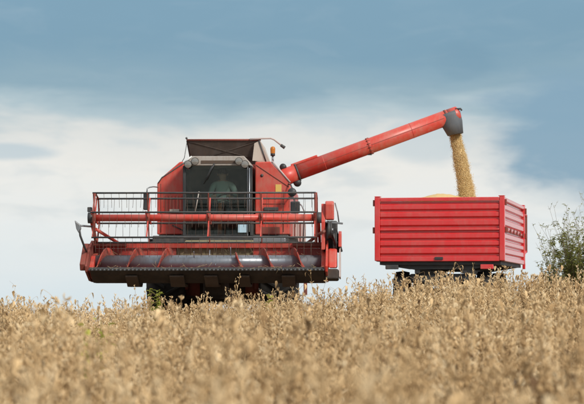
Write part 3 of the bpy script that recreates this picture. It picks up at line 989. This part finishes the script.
# ================================================================== DRIVER
def joints_to_body(name, verts, edges, radii, subs, root_loc, parent=None):
    me = bpy.data.meshes.new(name + '_rig')
    me.from_pydata(verts, edges, [])
    o = bpy.data.objects.new(name + '_rig', me)
    COL.objects.link(o)
    sk = o.modifiers.new('skin', 'SKIN')
    sk.use_smooth_shade = True
    for i, r_ in enumerate(radii):
        me.skin_vertices[0].data[i].radius = (r_, r_) if not isinstance(r_, tuple) else r_
        me.skin_vertices[0].data[i].use_root = (i == 0)
    ss = o.modifiers.new('sub', 'SUBSURF')
    ss.levels = subs
    ss.render_levels = subs
    dg = bpy.context.evaluated_depsgraph_get()
    out_me = bpy.data.meshes.new_from_object(o.evaluated_get(dg))
    bpy.data.objects.remove(o, do_unlink=True)
    return out_me


# seated, hands on the wheel; coordinates in metres, feet forward (-y), origin at the seat
sh = .19
V = [(0, 0, .10), (0, .02, .25), (0, .02, .42), (0, .0, .53), (0, -.01, .60), (0, -.025, .67), (0, -.03, .75),
     (-sh, .0, .50), (-.245, -.06, .31), (-.19, -.27, .25), (-.15, -.36, .27), (-.135, -.41, .28),
     (sh, .0, .50), (.27, -.07, .31), (.20, -.28, .25), (.15, -.37, .27), (.14, -.42, .28),
     (-.10, -.03, .08), (-.13, -.42, .12), (-.13, -.47, -.24), (-.13, -.58, -.29),
     (.10, -.03, .08), (.14, -.42, .12), (.14, -.47, -.24), (.14, -.58, -.29)]
E = [(0, 1), (1, 2), (2, 3), (3, 4), (4, 5), (5, 6), (3, 7), (7, 8), (8, 9), (9, 10), (10, 11), (3, 12), (12, 13), (13, 14), (14, 15), (15, 16),
     (0, 17), (17, 18), (18, 19), (19, 20), (0, 21), (21, 22), (22, 23), (23, 24)]
RD = [(.16, .12), (.16, .12), (.17, .115), (.10, .085), .052, .082, .092,
      .072, .052, .042, .034, .026, .072, .052, .042, .034, .026,
      .088, .065, .048, .038, .088, .065, .048, .038]
# fingers: four and a thumb on each hand, curling over the rim
for hand, wrist in ((-1, 11), (1, 16)):
    bx0, by0, bz0 = V[wrist]
    for fi, ln in enumerate((.060, .070, .066, .050)):
        off = (fi - 1.5) * .019
        i0 = len(V)
        V += [(bx0 + off, by0 - .030, bz0 + .006), (bx0 + off, by0 - .030 - ln * .5, bz0 - .004), (bx0 + off, by0 - .03 - ln * .6, bz0 - .035)]
        E += [(wrist, i0), (i0, i0 + 1), (i0 + 1, i0 + 2)]
        RD += [.0095, .0085, .0075]
    i0 = len(V)
    V += [(bx0 - hand * .035, by0 - .005, bz0 + .0), (bx0 - hand * .045, by0 - .035, bz0 - .02)]
    E += [(wrist, i0), (i0, i0 + 1)]
    RD += [.011, .009]
pm = joints_to_body('person', V, E, RD, 2, None)
pm.materials.clear()
for k in ('shirt', 'skin', 'trousers'):
    pm.materials.append(M[k])
for f_ in pm.polygons:
    c_ = f_.center
    if c_.z > .575 or (c_.y < -.31 and c_.z > .18):
        f_.material_index = 1
    elif c_.z < .16:
        f_.material_index = 2
    f_.use_smooth = True
# face: push a nose and chin forward, carve the eye line
for v in pm.vertices:
    c_ = v.co
    if c_.z > .62 and c_.y < -.06:
        d = (c_.x ** 2) / .0004 + (c_.z - .705) ** 2 / .0006
        c_.y -= .022 * math.exp(-d)
        d = (c_.x ** 2) / .0016 + (c_.z - .645) ** 2 / .0006
        c_.y -= .012 * math.exp(-d)
        d = ((abs(c_.x) - .033) ** 2) / .0004 + (c_.z - .725) ** 2 / .0003
        c_.y += .008 * math.exp(-d)
person = bpy.data.objects.new('person', pm)
COL.objects.link(person)
pz = cz(208, -.1) + .0 - .02
person.location = comb.matrix_world @ Vector((0, 0, 0))
person.rotation_euler = (0, 0, CYAW)
_l = Vector((cx(222.5, -.1), -.02, pz - .03))
person.location = (CX + _l.x * cos(CYAW) - _l.y * sin(CYAW), CY + _l.x * sin(CYAW) + _l.y * cos(CYAW), CZ + _l.z)
tag(person, 'driver in a pale green shirt sitting at the wheel inside the cab', 'person')
hm = MB()
vs, fs = [], []
for i in range(9):
    th = (i / 8) * R(105)
    for k in range(20):
        a = 2 * pi * k / 20
        front = max(0, -sin(a))
        t2 = th * (1 - .40 * front)
        vs.append((.095 * sin(t2) * cos(a), -.025 + .108 * sin(t2) * sin(a) + .004, .735 + .115 * cos(t2)))
for i in range(8):
    for k in range(20):
        fs.append((i * 20 + k, (i + 1) * 20 + k, (i + 1) * 20 + (k + 1) % 20, i * 20 + (k + 1) % 20))
hm.add(vs, fs, True)
hm.build('hair', 'hair', person)
for s in (-1, 1):
    MB().lathe([(-.010, 0), (-.007, .008), (0, .011), (.007, .008), (.010, 0)], (s * .034, -.112, .727), 'y', 12).build('eye', 'eye', person)
    MB().lathe([(-.012, 0), (-.010, .02), (0, .03), (.010, .02), (.012, 0)], (s * .094, -.02, .71), 'x', 12).build('ear', 'skin', person)

# ================================================================== TRAILER
TYAW = -R(11)
TX, TY, TZ = 2.83, 42.0, .85
trl = empty('grain_trailer', (TX, TY, TZ), TYAW)
tag(trl, 'bright red two-axle tipping trailer with ribbed steel sides being filled with grain', 'trailer')
W, L = 2.39, 4.4
hb, ht = 1.10, 2.315       # box floor and rim above the ground
hm_ = hb + .60


def ribbed(z0, z1, d=.040):
    """profile (outward, z): flat flanges and two broad pressed ribs"""
    h = z1 - z0
    pts = [(0, z0), (0, z0 + h * .06)]
    for a, c_ in ((.09, .34), (.40, .62), (.68, .92)):
        pts += [(.0, z0 + h * a), (d, z0 + h * (a + .035)), (d, z0 + h * (c_ - .035)), (0, z0 + h * c_)]
    pts += [(0, z1)]
    return pts


def panel(name, side, z0, z1):
    """a drop-side panel; side in front/rear/left/right of the box"""
    pr = ribbed(z0, z1)
    closed = pr + [(-.03, z1), (-.03, z0)]
    mb = MB()
    if side == 'front':
        mb.prism([(-o, z) for o, z in closed], 'x', -W / 2 + .047, W / 2 - .047)
    elif side == 'rear':
        mb.prism([(L + o, z) for o, z in closed], 'x', -W / 2 + .047, W / 2 - .047)
    elif side == 'right':
        mb.prism([(W / 2 + o, z) for o, z in closed], 'y', .062, L - .062)
    else:
        mb.prism([(-W / 2 - o, z) for o, z in closed], 'y', .062, L - .062)
    return mb.build(name, 'trailer_red', trl, .006)


for s in ('front', 'rear', 'left', 'right'):
    lo_ = panel('lower_panel', s, hb + .085, hm_ - .022)
    up = panel('upper_panel', s, hm_ + .022, ht - .075)
    # rails: top rim, middle rail, bottom sill
    for nm, z0, z1, o_ in (('rim', ht - .073, ht, .052), ('middle_rail', hm_ - .020, hm_ + .020, .050), ('sill', hb - .01, hb + .083, .046)):
        mb = MB()
        if s == 'front':
            mb.box(-W / 2 + .046, W / 2 - .046, -o_, .03, z0, z1)
        elif s == 'rear':
            mb.box(-W / 2 + .046, W / 2 - .046, L - .03, L + o_, z0, z1)
        elif s == 'right':
            mb.box(W / 2 - .03, W / 2 + o_, .061, L - .061, z0, z1)
        else:
            mb.box(-W / 2 - o_, -W / 2 + .03, .061, L - .061, z0, z1)
        mb.build(nm, 'trailer_red', trl, .010)
for sx in (-1, 1):
    for y0 in (0, L):
        x = sx * (W / 2)
        c_ = MB().box(x - .045 if sx > 0 else x - .058, x + .058 if sx > 0 else x + .045, y0 - .058, y0 + .058, hb + .0, ht + .012).build('corner_post', 'trailer_red', trl, .012)
        MB().box(x + sx * .06, x + sx * .10, y0 - .03, y0 + .03, hm_ - .07, hm_ + .05).build('latch', 'rust', c_, .008)
        MB().box(x + sx * .06, x + sx * .095, y0 - .03, y0 + .03, ht - .16, ht - .04).build('latch', 'rust', c_, .008)
        MB().box(x - .06, x + .06, y0 - .062, y0 + .062, ht + .013, ht + .03).build('post_cap', 'trailer_red', c_, .008)
hp = None
for i in range(6):
    y = .45 + i * (L - .9) / 5
    if hp is None:
        hp = MB().box(0, .022, -.035, .035, -.055, .05).build('hinge', 'rust', trl, .008, loc=(W / 2 + .052, y, hm_))
    else:
        share(hp, 'hinge', trl, (W / 2 + .052, y, hm_))
for i in range(6):
    share(hp, 'hinge', trl, (-W / 2 - .052, .45 + i * (L - .9) / 5, hm_), (0, 0, pi))
# tailgate frame and ladder seen past the far end
MB().bar((W / 2 + .02, L + .16, hb - .1), (W / 2 + .02, L + .16, ht + .02), .06, .07).build('tailgate_arm', 'trailer_red', trl, .01)
MB().bar((W / 2 + .06, L + .26, hb + .25), (W / 2 + .06, L + .26, ht - .16), .05, .06).build('tailgate_lever', 'rust', trl, .01)
MB().bar((W / 2 + .02, L + .13, ht - .1), (W / 2 + .06, L + .25, ht - .20), .04, .04).build('tailgate_link', 'trailer_red', trl, .006)
MB().bar((W / 2 + .02, L + .13, hb + .2), (W / 2 + .06, L + .25, hb + .28), .04, .04).build('tailgate_link', 'trailer_red', trl, .006)
# front latch plate
MB().box(-.09, .07, -.068, -.047, hb + .02, hb + .075).build('chute_latch', 'black', trl, .006)
# floor, frame, running gear
MB().box(-W / 2 + .03, W / 2 - .03, .03, L - .03, hb - .075, hb - .012).build('floor', 'dark', trl)
for x in (-.45, .45):
    MB().box(x - .05, x + .05, .12, L - .1, hb - .24, hb - .077).build('frame_rail', 'dark', trl, .008)
for i in range(6):
    y = .1 + i * .82
    MB().prism([(-W / 2 + .10, hb - .078), (-.6, hb - .16), (.6, hb - .16), (W / 2 - .10, hb - .078)], 'y', y, y + .07).build('cross_member', 'dark', trl)
MB().box(-.62, .66, .22, .40, hb - .42, hb - .245).build('bolster', 'dark', trl, .04)
MB().box(-.75, .75, .5, .62, .48, .58).build('front_axle', 'dark', trl, .02)
MB().box(-.75, .75, 3.3, 3.42, .48, .58).build('rear_axle', 'dark', trl, .02)
for y in (.56, 3.36):
    for s in (-1, 1):
        wheel(trl, s * .80, y, .46, .26, .26, 16, 'rust', s)
    for s in (-1, 1):
        MB().box(s * .5 - .04, s * .5 + .04, y - .4, y + .4, hb - .36, hb - .30).build('leaf_spring', 'dark', trl, .006)
MB().lathe([(0, .35), (0, .45), (.05, .45), (.05, .35), (0, .35)], (0, .56, hb - .47), 'z', 32).build('turntable', 'dark', trl)
lt = MB().box(.78, 1.03, -.02, .05, hb - .16, hb - .07).build('marker_lamp', 'trailer_red', trl, .012)
MB().box(-1.05, -.80, -.02, .05, hb - .16, hb - .078).build('marker_lamp', 'dark', trl, .012)
MB().bar((-.35, L + .1, .6), (0, L + 1.6, .55), .08, .1).build('drawbar', 'dark', trl, .01)
MB().bar((.35, L + .1, .6), (0.04, L + 1.6, .55), .08, .1).build('drawbar', 'dark', trl, .01)
MB().box(-.4, .4, 3.4, L + .1, .62, .72).build('hitch_frame', 'dark', trl, .01)


def t2w(x, y, z):
    return Vector((TX + x * cos(TYAW) - y * sin(TYAW), TY + x * sin(TYAW) + y * cos(TYAW), TZ + z))


# ---- grain heap in the trailer -------------------------------------------
SX = 3.46                                     # where the stream lands (world)
SY = 44.0
rel = Vector((SX - TX, SY - TY, 0))
hx = rel.x * cos(-TYAW) - rel.y * sin(-TYAW)
hy = rel.x * sin(-TYAW) + rel.y * cos(-TYAW)
hx, hy = hx - .42, hy - .2
mb = MB()
nx_, ny_ = 60, 90
vs = []
rg = random.Random(3)
for j in range(ny_ + 1):
    for i in range(nx_ + 1):
        x = -W / 2 + .035 + (W - .07) * i / nx_
        y = .035 + (L - .07) * j / ny_
        d = sqrt(((x - hx) / 1.0) ** 2 + ((y - hy) / 1.3) ** 2)
        z = ht - .08 + .27 * max(0, 1 - d / 1.0) ** 1.0 * (1 if d > .12 else .93) - .35 * min(1, max(0, d - .9) / 1.2)
        z += rg.uniform(-.008, .008)
        ed = min(x + W / 2, W / 2 - x, y, L - y)
        if ed < .12:
            z = min(z, ht - .09)
        vs.append((x, y, z))
mb.add(vs, [(j * (nx_ + 1) + i, j * (nx_ + 1) + i + 1, (j + 1) * (nx_ + 1) + i + 1, (j + 1) * (nx_ + 1) + i) for j in range(ny_) for i in range(nx_)], True)
heap = mb.build('grain_heap', 'grain')
heap.location = (TX, TY, TZ)
heap.rotation_euler = (0, 0, TYAW)
tag(heap, 'pale golden heap of harvested beans rising just over the trailer rim', 'grain', kind='stuff')


# ---- falling grain ---------------------------------------------------------
def tone_attr(me, vals):
    a = me.attributes.new('tone', 'FLOAT', 'FACE')
    a.data.foreach_set('value', vals)


def w_at(px, py, d):
    return Vector(((px - 292) * K * d, d, EYE + (300 - py) * K * d))


S_PTS = [(455.3, 132, 6.0), (457, 142, 6.6), (460, 155, 7.2), (462.5, 170, 7.6), (465.8, 185, 7.8), (468.2, 204, 8.8)]


def stream_at(t):
    py = 132 + 72 * t
    px = interp(py, [q[1] for q in S_PTS], [q[0] for q in S_PTS])
    w_ = interp(py, [q[1] for q in S_PTS], [q[2] for q in S_PTS])
    d = 44.0
    c_ = w_at(px, py, d)
    return c_, w_ * K * d * .86


rg = random.Random(11)
vs, fs, tn = [], [], []
# dense core, uneven outline
n, ns = 18, 60
for i in range(ns + 1):
    c_, r_ = stream_at(i / ns)
    for k in range(n):
        a = 2 * pi * k / n
        rr = r_ * .80 * (1 + .10 * sin(i * .9 + k * 2.1) + rg.uniform(-.12, .12))
        vs.append((c_.x + rr * cos(a), c_.y + rr * sin(a), c_.z + rg.uniform(-.012, .012)))
for i in range(ns):
    for k in range(n):
        fs.append((i * n + k, (i + 1) * n + k, (i + 1) * n + (k + 1) % n, i * n + (k + 1) % n))
        tn.append(rg.uniform(.35, .75))
for q in range(30000):
    t = rg.random()
    c_, r_ = stream_at(t)
    clump = 1 + .07 * sin(t * 31) * sin(t * 13 + 1)
    rad = min(1.3, .70 + abs(rg.gauss(0, .19))) * r_ * clump * (1 + .2 * t)
    if rg.random() < .02:
        rad = r_ * rg.uniform(.9, 1.3 + .6 * t)
    a = rg.uniform(0, 2 * pi)
    p_ = c_ + Vector((rad * cos(a), rad * sin(a), 0))
    s_ = rg.uniform(.0034, .0056)
    i0 = len(vs)
    for dx, dy, dz in ((1, 0, 0), (-1, 0, 0), (0, 1, 0), (0, -1, 0), (0, 0, 1.6), (0, 0, -1.6)):
        vs.append((p_.x + dx * s_, p_.y + dy * s_, p_.z + dz * s_))
    tv = rg.uniform(.2, 1)
    for f_ in ((0, 2, 4), (2, 1, 4), (1, 3, 4), (3, 0, 4), (2, 0, 5), (1, 2, 5), (3, 1, 5), (0, 3, 5)):
        fs.append(tuple(i0 + z for z in f_))
        tn.append(tv)
me = bpy.data.meshes.new('grain_stream')
me.from_pydata(vs, [], fs)
me.polygons.foreach_set('use_smooth', [True] * len(fs))
tone_attr(me, tn)
me.materials.append(M['grain'])
gs = bpy.data.objects.new('grain_stream', me)
COL.objects.link(gs)
tag(gs, 'golden stream of beans pouring from the grey spout into the trailer', 'grain', kind='stuff')


# ================================================================== VEGETATION
class PB:
    """plant builder: tapering stems, pods and leaves with a per-face tone"""
    def __init__(self, seed):
        self.r = random.Random(seed)
        self.v, self.f, self.t = [], [], []

    def stem(self, pts, r0, r1, tone, n=4):
        b0 = len(self.v)
        m_ = len(pts)
        for i, q in enumerate(pts):
            rr = r0 + (r1 - r0) * i / (m_ - 1)
            d = (pts[min(i + 1, m_ - 1)] - pts[max(i - 1, 0)]).normalized()
            s = d.orthogonal().normalized()
            u = d.cross(s)
            for k in range(n):
                a = 2 * pi * k / n
                self.v.append(q + (s * cos(a) + u * sin(a)) * rr)
        for i in range(m_ - 1):
            for k in range(n):
                self.f.append((b0 + i * n + k, b0 + i * n + (k + 1) % n, b0 + (i + 1) * n + (k + 1) % n, b0 + (i + 1) * n + k))
                self.t.append(tone)

    def pod(self, p_, d, ln, w, tone):
        """flattened, slightly hooked pod with bean bulges"""
        d = d.normalized()
        s = d.cross(Vector((self.r.uniform(-1, 1), self.r.uniform(-1, 1), self.r.uniform(-.3, .3)))).normalized()
        u = s.cross(d).normalized()
        b0 = len(self.v)
        prof = ((0, .12), (.2, .85), (.38, .70), (.56, 1.), (.76, .72), (1, .06))
        for t, q in prof:
            c_ = p_ + d * ln * t + u * ln * .22 * sin(t * 2.6)
            for a, kk in ((0, 1), (pi / 2, .55), (pi, 1), (3 * pi / 2, .55)):
                self.v.append(c_ + (u * cos(a) + s * sin(a)) * w * q * kk)
        for i in range(len(prof) - 1):
            for k in range(4):
                self.f.append((b0 + i * 4 + k, b0 + i * 4 + (k + 1) % 4, b0 + (i + 1) * 4 + (k + 1) % 4, b0 + (i + 1) * 4 + k))
                self.t.append(tone)

    def leaf(self, p_, d, ln, w, tone, curl=.3):
        d = d.normalized()
        s = d.cross(Vector((0, 0, 1)))
        s = s.normalized() if s.length > .05 else Vector((1, 0, 0))
        s = (s + Vector((self.r.uniform(-.6, .6), self.r.uniform(-.6, .6), self.r.uniform(-.6, .6)))).normalized()
        u = s.cross(d).normalized()
        b0 = len(self.v)
        for t, q in ((0, .1), (.35, 1), (.7, .75), (1, .05)):
            c_ = p_ + d * ln * t - u * ln * curl * t * t
            self.v += [c_ - s * w * q + u * w * q * .35, c_, c_ + s * w * q + u * w * q * .35]
        for i in range(3):
            for k in range(2):
                self.f.append((b0 + i * 3 + k, b0 + i * 3 + k + 1, b0 + (i + 1) * 3 + k + 1, b0 + (i + 1) * 3 + k))
                self.t.append(tone)

    def mesh(self, name, mat):
        me = bpy.data.meshes.new(name)
        me.from_pydata([tuple(q) for q in self.v], [], self.f)
        me.polygons.foreach_set('use_smooth', [True] * len(self.f))
        tone_attr(me, self.t)
        me.materials.append(M[mat])
        return me


def soy(seed, H=.76, split=False):
    """a ripe soybean plant: stems (and, when split, the pods apart)"""
    A = PB(seed)
    Pd = PB(seed + 1000) if split else A
    r = A.r
    lean = Vector((r.uniform(-.10, .10), r.uniform(-.10, .10), 0))
    main = [Vector((0, 0, -.05))]
    nn_ = 12
    for i in range(1, nn_ + 1):
        t = i / nn_
        main.append(Vector((lean.x * t * t + r.uniform(-.008, .008), lean.y * t * t + r.uniform(-.008, .008), H * t)))
    A.stem(main, .0055, .0022, .30)
    lines = [(main, 3)]
    for q in range(r.randint(1, 4)):
        i0 = r.randint(2, 6)
        a = r.uniform(0, 2 * pi)
        ln = r.uniform(.28, .5) * H
        br = [main[i0]]
        for j in range(1, 7):
            t = j / 6
            br.append(main[i0] + Vector((cos(a), sin(a), 0)) * ln * .30 * (t ** .8) + Vector((r.uniform(-.008, .008), r.uniform(-.008, .008), ln * (.15 + .85 * t))) * 1.0)
        A.stem(br, .004, .0018, .32)
        lines.append((br, 1))
    for pts, s0 in lines:
        for i in range(s0, len(pts)):
            a = r.uniform(0, 2 * pi)
            up_t = i / (len(pts) - 1)
            small = 1 - .30 * up_t
            for q in range(r.choice((2, 3, 3, 4, 4)) if up_t < .8 else r.choice((1, 2, 2, 3))):
                a += 2.2 + r.uniform(-.4, .4)
                d = Vector((cos(a), sin(a), r.choice((-1.3, .6, 1.2, 1.8)) + r.uniform(-.4, .4)))
                base = pts[i] if i == len(pts) - 1 else pts[i].lerp(pts[i + 1], r.uniform(0, .7))
                Pd.pod(base, d, r.uniform(.046, .068) * small, r.uniform(.0085, .0118) * small, min(1, max(0, r.gauss(.58, .27))))
        # tip cluster
        for q in range(r.randint(1, 2)):
            a = r.uniform(0, 2 * pi)
            Pd.pod(pts[-1], Vector((cos(a) * .3, sin(a) * .3, 1)), r.uniform(.025, .045), .0058, r.uniform(.4, 1))
    for q in range(r.randint(1, 3)):
        pt = r.choice(main[4:])
        a = r.uniform(0, 2 * pi)
        d = Vector((cos(a), sin(a), r.uniform(.2, 1)))
        tip = pt + d * r.uniform(.05, .12)
        A.stem([pt, pt.lerp(tip, .5) + Vector((0, 0, .01)), tip], .0016, .0012, .4)
        if r.random() < .75:
            A.leaf(tip, Vector((cos(a), sin(a), -.8)), r.uniform(.04, .07), r.uniform(.010, .018), r.uniform(.05, .55), .9)
    return A, Pd


variants = []
for i in range(12):
    A, _ = soy(100 + i)
    o = bpy.data.objects.new('soybean_source', A.mesh('soybean_source', 'soy'))
    variants.append(o)              # kept out of the scene; only instanced by the crop

# standing crop: points with attributes, plants instanced on them
rg = random.Random(5)
pts, rot, scl, idx = [], [], [], []


def edge_y(x):
    """far edge of the standing crop"""
    return interp(x, [-9, -4.6, -3.9, .9, 1.3, 5.6, 7], [50, 46, 38.3, 38.3, 39.6, 39.9, 46])


y = 4.0
while y < 54:
    half = .155 * y + .9
    row = 14.5
    step = .35
    cnt = row * step * 2 * half
    for q in range(int(cnt)):
        x = rg.uniform(-half, half)
        yy = y + rg.uniform(0, step)
        if yy > edge_y(x):
            continue
        hole = sin(x * 2.3 + 1.7 * sin(yy * .9)) * sin(yy * 1.9 + 1.3 * sin(x * 1.1)) + .6 * sin(x * 5.1 + yy * 3.3)
        if hole > .45 and rg.random() < .7:
            continue
        pts.append((x, yy, ground_z(x, yy) - .01))
        rot.append((rg.gauss(0, .09), rg.gauss(0, .09), rg.uniform(0, 2 * pi)))
        scl.append((rg.gauss(.93, .10) if rg.random() > .08 else rg.uniform(1.05, 1.25)) * (1.06 if x > 1.3 else 1) * (1 - .07 * max(-1, min(1, hole))))
        idx.append(rg.randrange(12))
    y += step
me = bpy.data.meshes.new('soybean_crop')
me.from_pydata(pts, [], [])
me.attributes.new('rot', 'FLOAT_VECTOR', 'POINT').data.foreach_set('vector', [c_ for q in rot for c_ in q])
me.attributes.new('scl', 'FLOAT', 'POINT').data.foreach_set('value', scl)
me.attributes.new('idx', 'INT', 'POINT').data.foreach_set('value', idx)
crop = bpy.data.objects.new('soybean_crop', me)
COL.objects.link(crop)
tag(crop, 'dense field of ripe dry tan soybean plants across the whole foreground', 'crop', kind='stuff')
ng_ = bpy.data.node_groups.new('crop_scatter', 'GeometryNodeTree')
ng_.interface.new_socket('Geometry', in_out='INPUT', socket_type='NodeSocketGeometry')
ng_.interface.new_socket('Geometry', in_out='OUTPUT', socket_type='NodeSocketGeometry')
gi = ng_.nodes.new('NodeGroupInput')
go = ng_.nodes.new('NodeGroupOutput')
jn = ng_.nodes.new('GeometryNodeJoinGeometry')
for o in variants:
    oi = ng_.nodes.new('GeometryNodeObjectInfo')
    oi.inputs['Object'].default_value = o
    oi.inputs['As Instance'].default_value = True
    ng_.links.new(oi.outputs['Geometry'], jn.inputs[0])
ip = ng_.nodes.new('GeometryNodeInstanceOnPoints')
ip.inputs['Pick Instance'].default_value = True


def named(nm, ty):
    q = ng_.nodes.new('GeometryNodeInputNamedAttribute')
    q.data_type = ty
    q.inputs['Name'].default_value = nm
    return [s for s in q.outputs if s.enabled and s.name == 'Attribute'][0]


ng_.links.new(gi.outputs[0], ip.inputs['Points'])
ng_.links.new(jn.outputs[0], ip.inputs['Instance'])
ng_.links.new(named('idx', 'INT'), ip.inputs['Instance Index'])
e2r = ng_.nodes.new('FunctionNodeEulerToRotation')
ng_.links.new(named('rot', 'FLOAT_VECTOR'), e2r.inputs[0])
ng_.links.new(e2r.outputs[0], ip.inputs['Rotation'])
ng_.links.new(named('scl', 'FLOAT'), ip.inputs['Scale'])
ng_.links.new(ip.outputs[0], go.inputs[0])
md = crop.modifiers.new('scatter', 'NODES')
md.node_group = ng_


def plant_thing(name, px, py_top, d, seed, label, cat='plant', group=None):
    """a single soybean plant that stands clear of the crop"""
    x = (px - 292) * K * d
    gz = ground_z(x, d)
    H = EYE + (300 - py_top) * K * d - gz
    A, Pd = soy(seed, H * .96, True)
    root = empty(name, (x, d, gz))
    o = bpy.data.objects.new('stem', A.mesh('stem', 'soy'))
    COL.objects.link(o)
    o.parent = root
    o = bpy.data.objects.new('pods', Pd.mesh('pods', 'soy'))
    COL.objects.link(o)
    o.parent = root
    o['kind'] = 'stuff'
    tag(root, label, cat, group)


plant_thing('soybean_plant', 136, 284, 34, 901, 'tall dry soybean plant standing up below the left half of the header', 'plant', 'tall soybean plants above the crop')
plant_thing('soybean_plant', 233, 272, 33, 902, 'tallest dry soybean plant in front of the middle of the header', 'plant', 'tall soybean plants above the crop')
plant_thing('soybean_plant', 242, 277, 34, 906, 'dry soybean plant just right of the tallest one before the header', 'plant', 'tall soybean plants above the crop')
plant_thing('soybean_plant', 316, 268, 33, 903, 'tall dry soybean plant reaching the right end of the header', 'plant', 'tall soybean plants above the crop')
plant_thing('soybean_plant', 345, 281, 34, 904, 'dry soybean plant against the sky right of the combine', 'plant', 'tall soybean plants above the crop')
plant_thing('soybean_plant', 471, 262, 36, 905, 'dry soybean plant reaching up to the trailer chassis', 'plant', 'tall soybean plants above the crop')
plant_thing('soybean_plant', 508, 266, 36, 907, 'dry soybean plant below the right front corner of the trailer', 'plant', 'tall soybean plants above the crop')
plant_thing('soybean_plant', 13, 284, 40, 908, 'thin dry soybean plant against the sky at the far left', 'plant', 'tall soybean plants above the crop')


def weed(px, py_top, d, seed, label, n_leaf=90, spread=.16):
    x = (px - 292) * K * d
    gz = ground_z(x, d)
    H = EYE + (300 - py_top) * K * d - gz
    A, Lf = PB(seed), PB(seed + 1)
    r = A.r
    for q in range(6):
        a = r.uniform(0, 2 * pi)
        rr = r.uniform(.02, spread)
        p_ = [Vector((cos(a) * rr * t, sin(a) * rr * t, H * t * r.uniform(.9, 1))) for t in (0, .3, .6, .85, 1)]
        A.stem(p_, .004, .0015, .5)
        for j in range(n_leaf // 6):
            t = r.uniform(.55, 1)
            c_ = Vector((cos(a) * rr * t, sin(a) * rr * t, H * t))
            aa = r.uniform(0, 2 * pi)
            Lf.leaf(c_, Vector((cos(aa), sin(aa), r.uniform(-.2, .9))), r.uniform(.04, .08), r.uniform(.012, .022), r.uniform(.2, 1), .4)
    root = empty('weed', (x, d, gz))
    for nm, P_ in (('stem', A), ('leaves', Lf)):
        o = bpy.data.objects.new(nm, P_.mesh(nm, 'weed'))
        if nm == 'leaves':
            o['kind'] = 'stuff'
        COL.objects.link(o)
        o.parent = root
    tag(root, label, 'weed', 'green weeds in the crop')


weed(160, 290, 32, 40, 'bright yellow-green weed below the left front tyre', 120, .17)
weed(88, 326, 15, 41, 'small green weed amid the tan crop at lower left', 40, .07)
weed(103, 319, 18, 42, 'yellowish weed amid the tan crop, uphill of the small green one', 40, .08)
weed(270, 294, 34, 43, 'pale green weed below the right front tyre', 40, .07)


def shrub(name, px, d, seed, hs, n, w, label, leafy, py_base=None):
    x = (px - 292) * K * d
    gz = ground_z(x, d)
    A, Lf = PB(seed), PB(seed + 1)
    r = A.r
    for q in range(n):
        a = r.uniform(0, 2 * pi)
        rr = r.uniform(.02, .22) * w
        H = hs * r.uniform(.55, 1.0)
        out_ = r.uniform(.15, .6) * w
        base = Vector((cos(a) * rr, sin(a) * rr, -.03))
        p_ = []
        wob = [Vector((r.uniform(-.03, .03), r.uniform(-.03, .03), 0)) for _ in range(8)]
        for j in range(8):
            t = j / 7
            p_.append(base + Vector((cos(a) * out_ * t ** 1.5, sin(a) * out_ * t ** 1.5, H * t)) + wob[j] * t)
        A.stem(p_, .007, .0018, r.uniform(.2, .8))
        for j in range(2, 8):
            for k in range(2):
                aa = r.uniform(0, 2 * pi)
                ln = r.uniform(.10, .28) * (1.2 - j / 9)
                e_ = p_[j] + Vector((cos(aa) * ln * .55, sin(aa) * ln * .55, ln))
                A.stem([p_[j], p_[j].lerp(e_, .5), e_], .0025, .0012, r.uniform(.2, .9))
                dens = leafy * max(.04, 1.08 - (p_[j].z / hs) * 1.25)
                for z in range(int(dens * 10 + r.random())):
                    t = r.random()
                    aa2 = r.uniform(0, 2 * pi)
                    Lf.leaf(p_[j].lerp(e_, t), Vector((cos(aa2), sin(aa2), r.uniform(-.3, .9))), r.uniform(.04, .075), r.uniform(.008, .015), min(1, max(0, r.gauss(.5, .28))), .35)
    root = empty(name, (x, d, gz))
    for nm, P_, mt in (('stems', A, 'twig'), ('foliage', Lf, 'shrub')):
        o = bpy.data.objects.new(nm, P_.mesh(nm, mt))
        o['kind'] = 'stuff'
        COL.objects.link(o)
        o.parent = root
    tag(root, label, 'shrub', 'shrubs at the field edge')


shrub('shrub', 584, 34, 60, 2.0, 80, .95, 'dark green twiggy shrub with tall bare shoots, cut by the right edge', 2.4)
shrub('shrub', 563, 35.5, 62, 1.75, 36, .70, 'sparse shrub with thin dry stems between the trailer and the greener shrub', 1.3)
shrub('shrub', 612, 35, 64, 2.2, 40, 1.1, 'shrub at the outer right, behind the twiggy green one', 2.0)
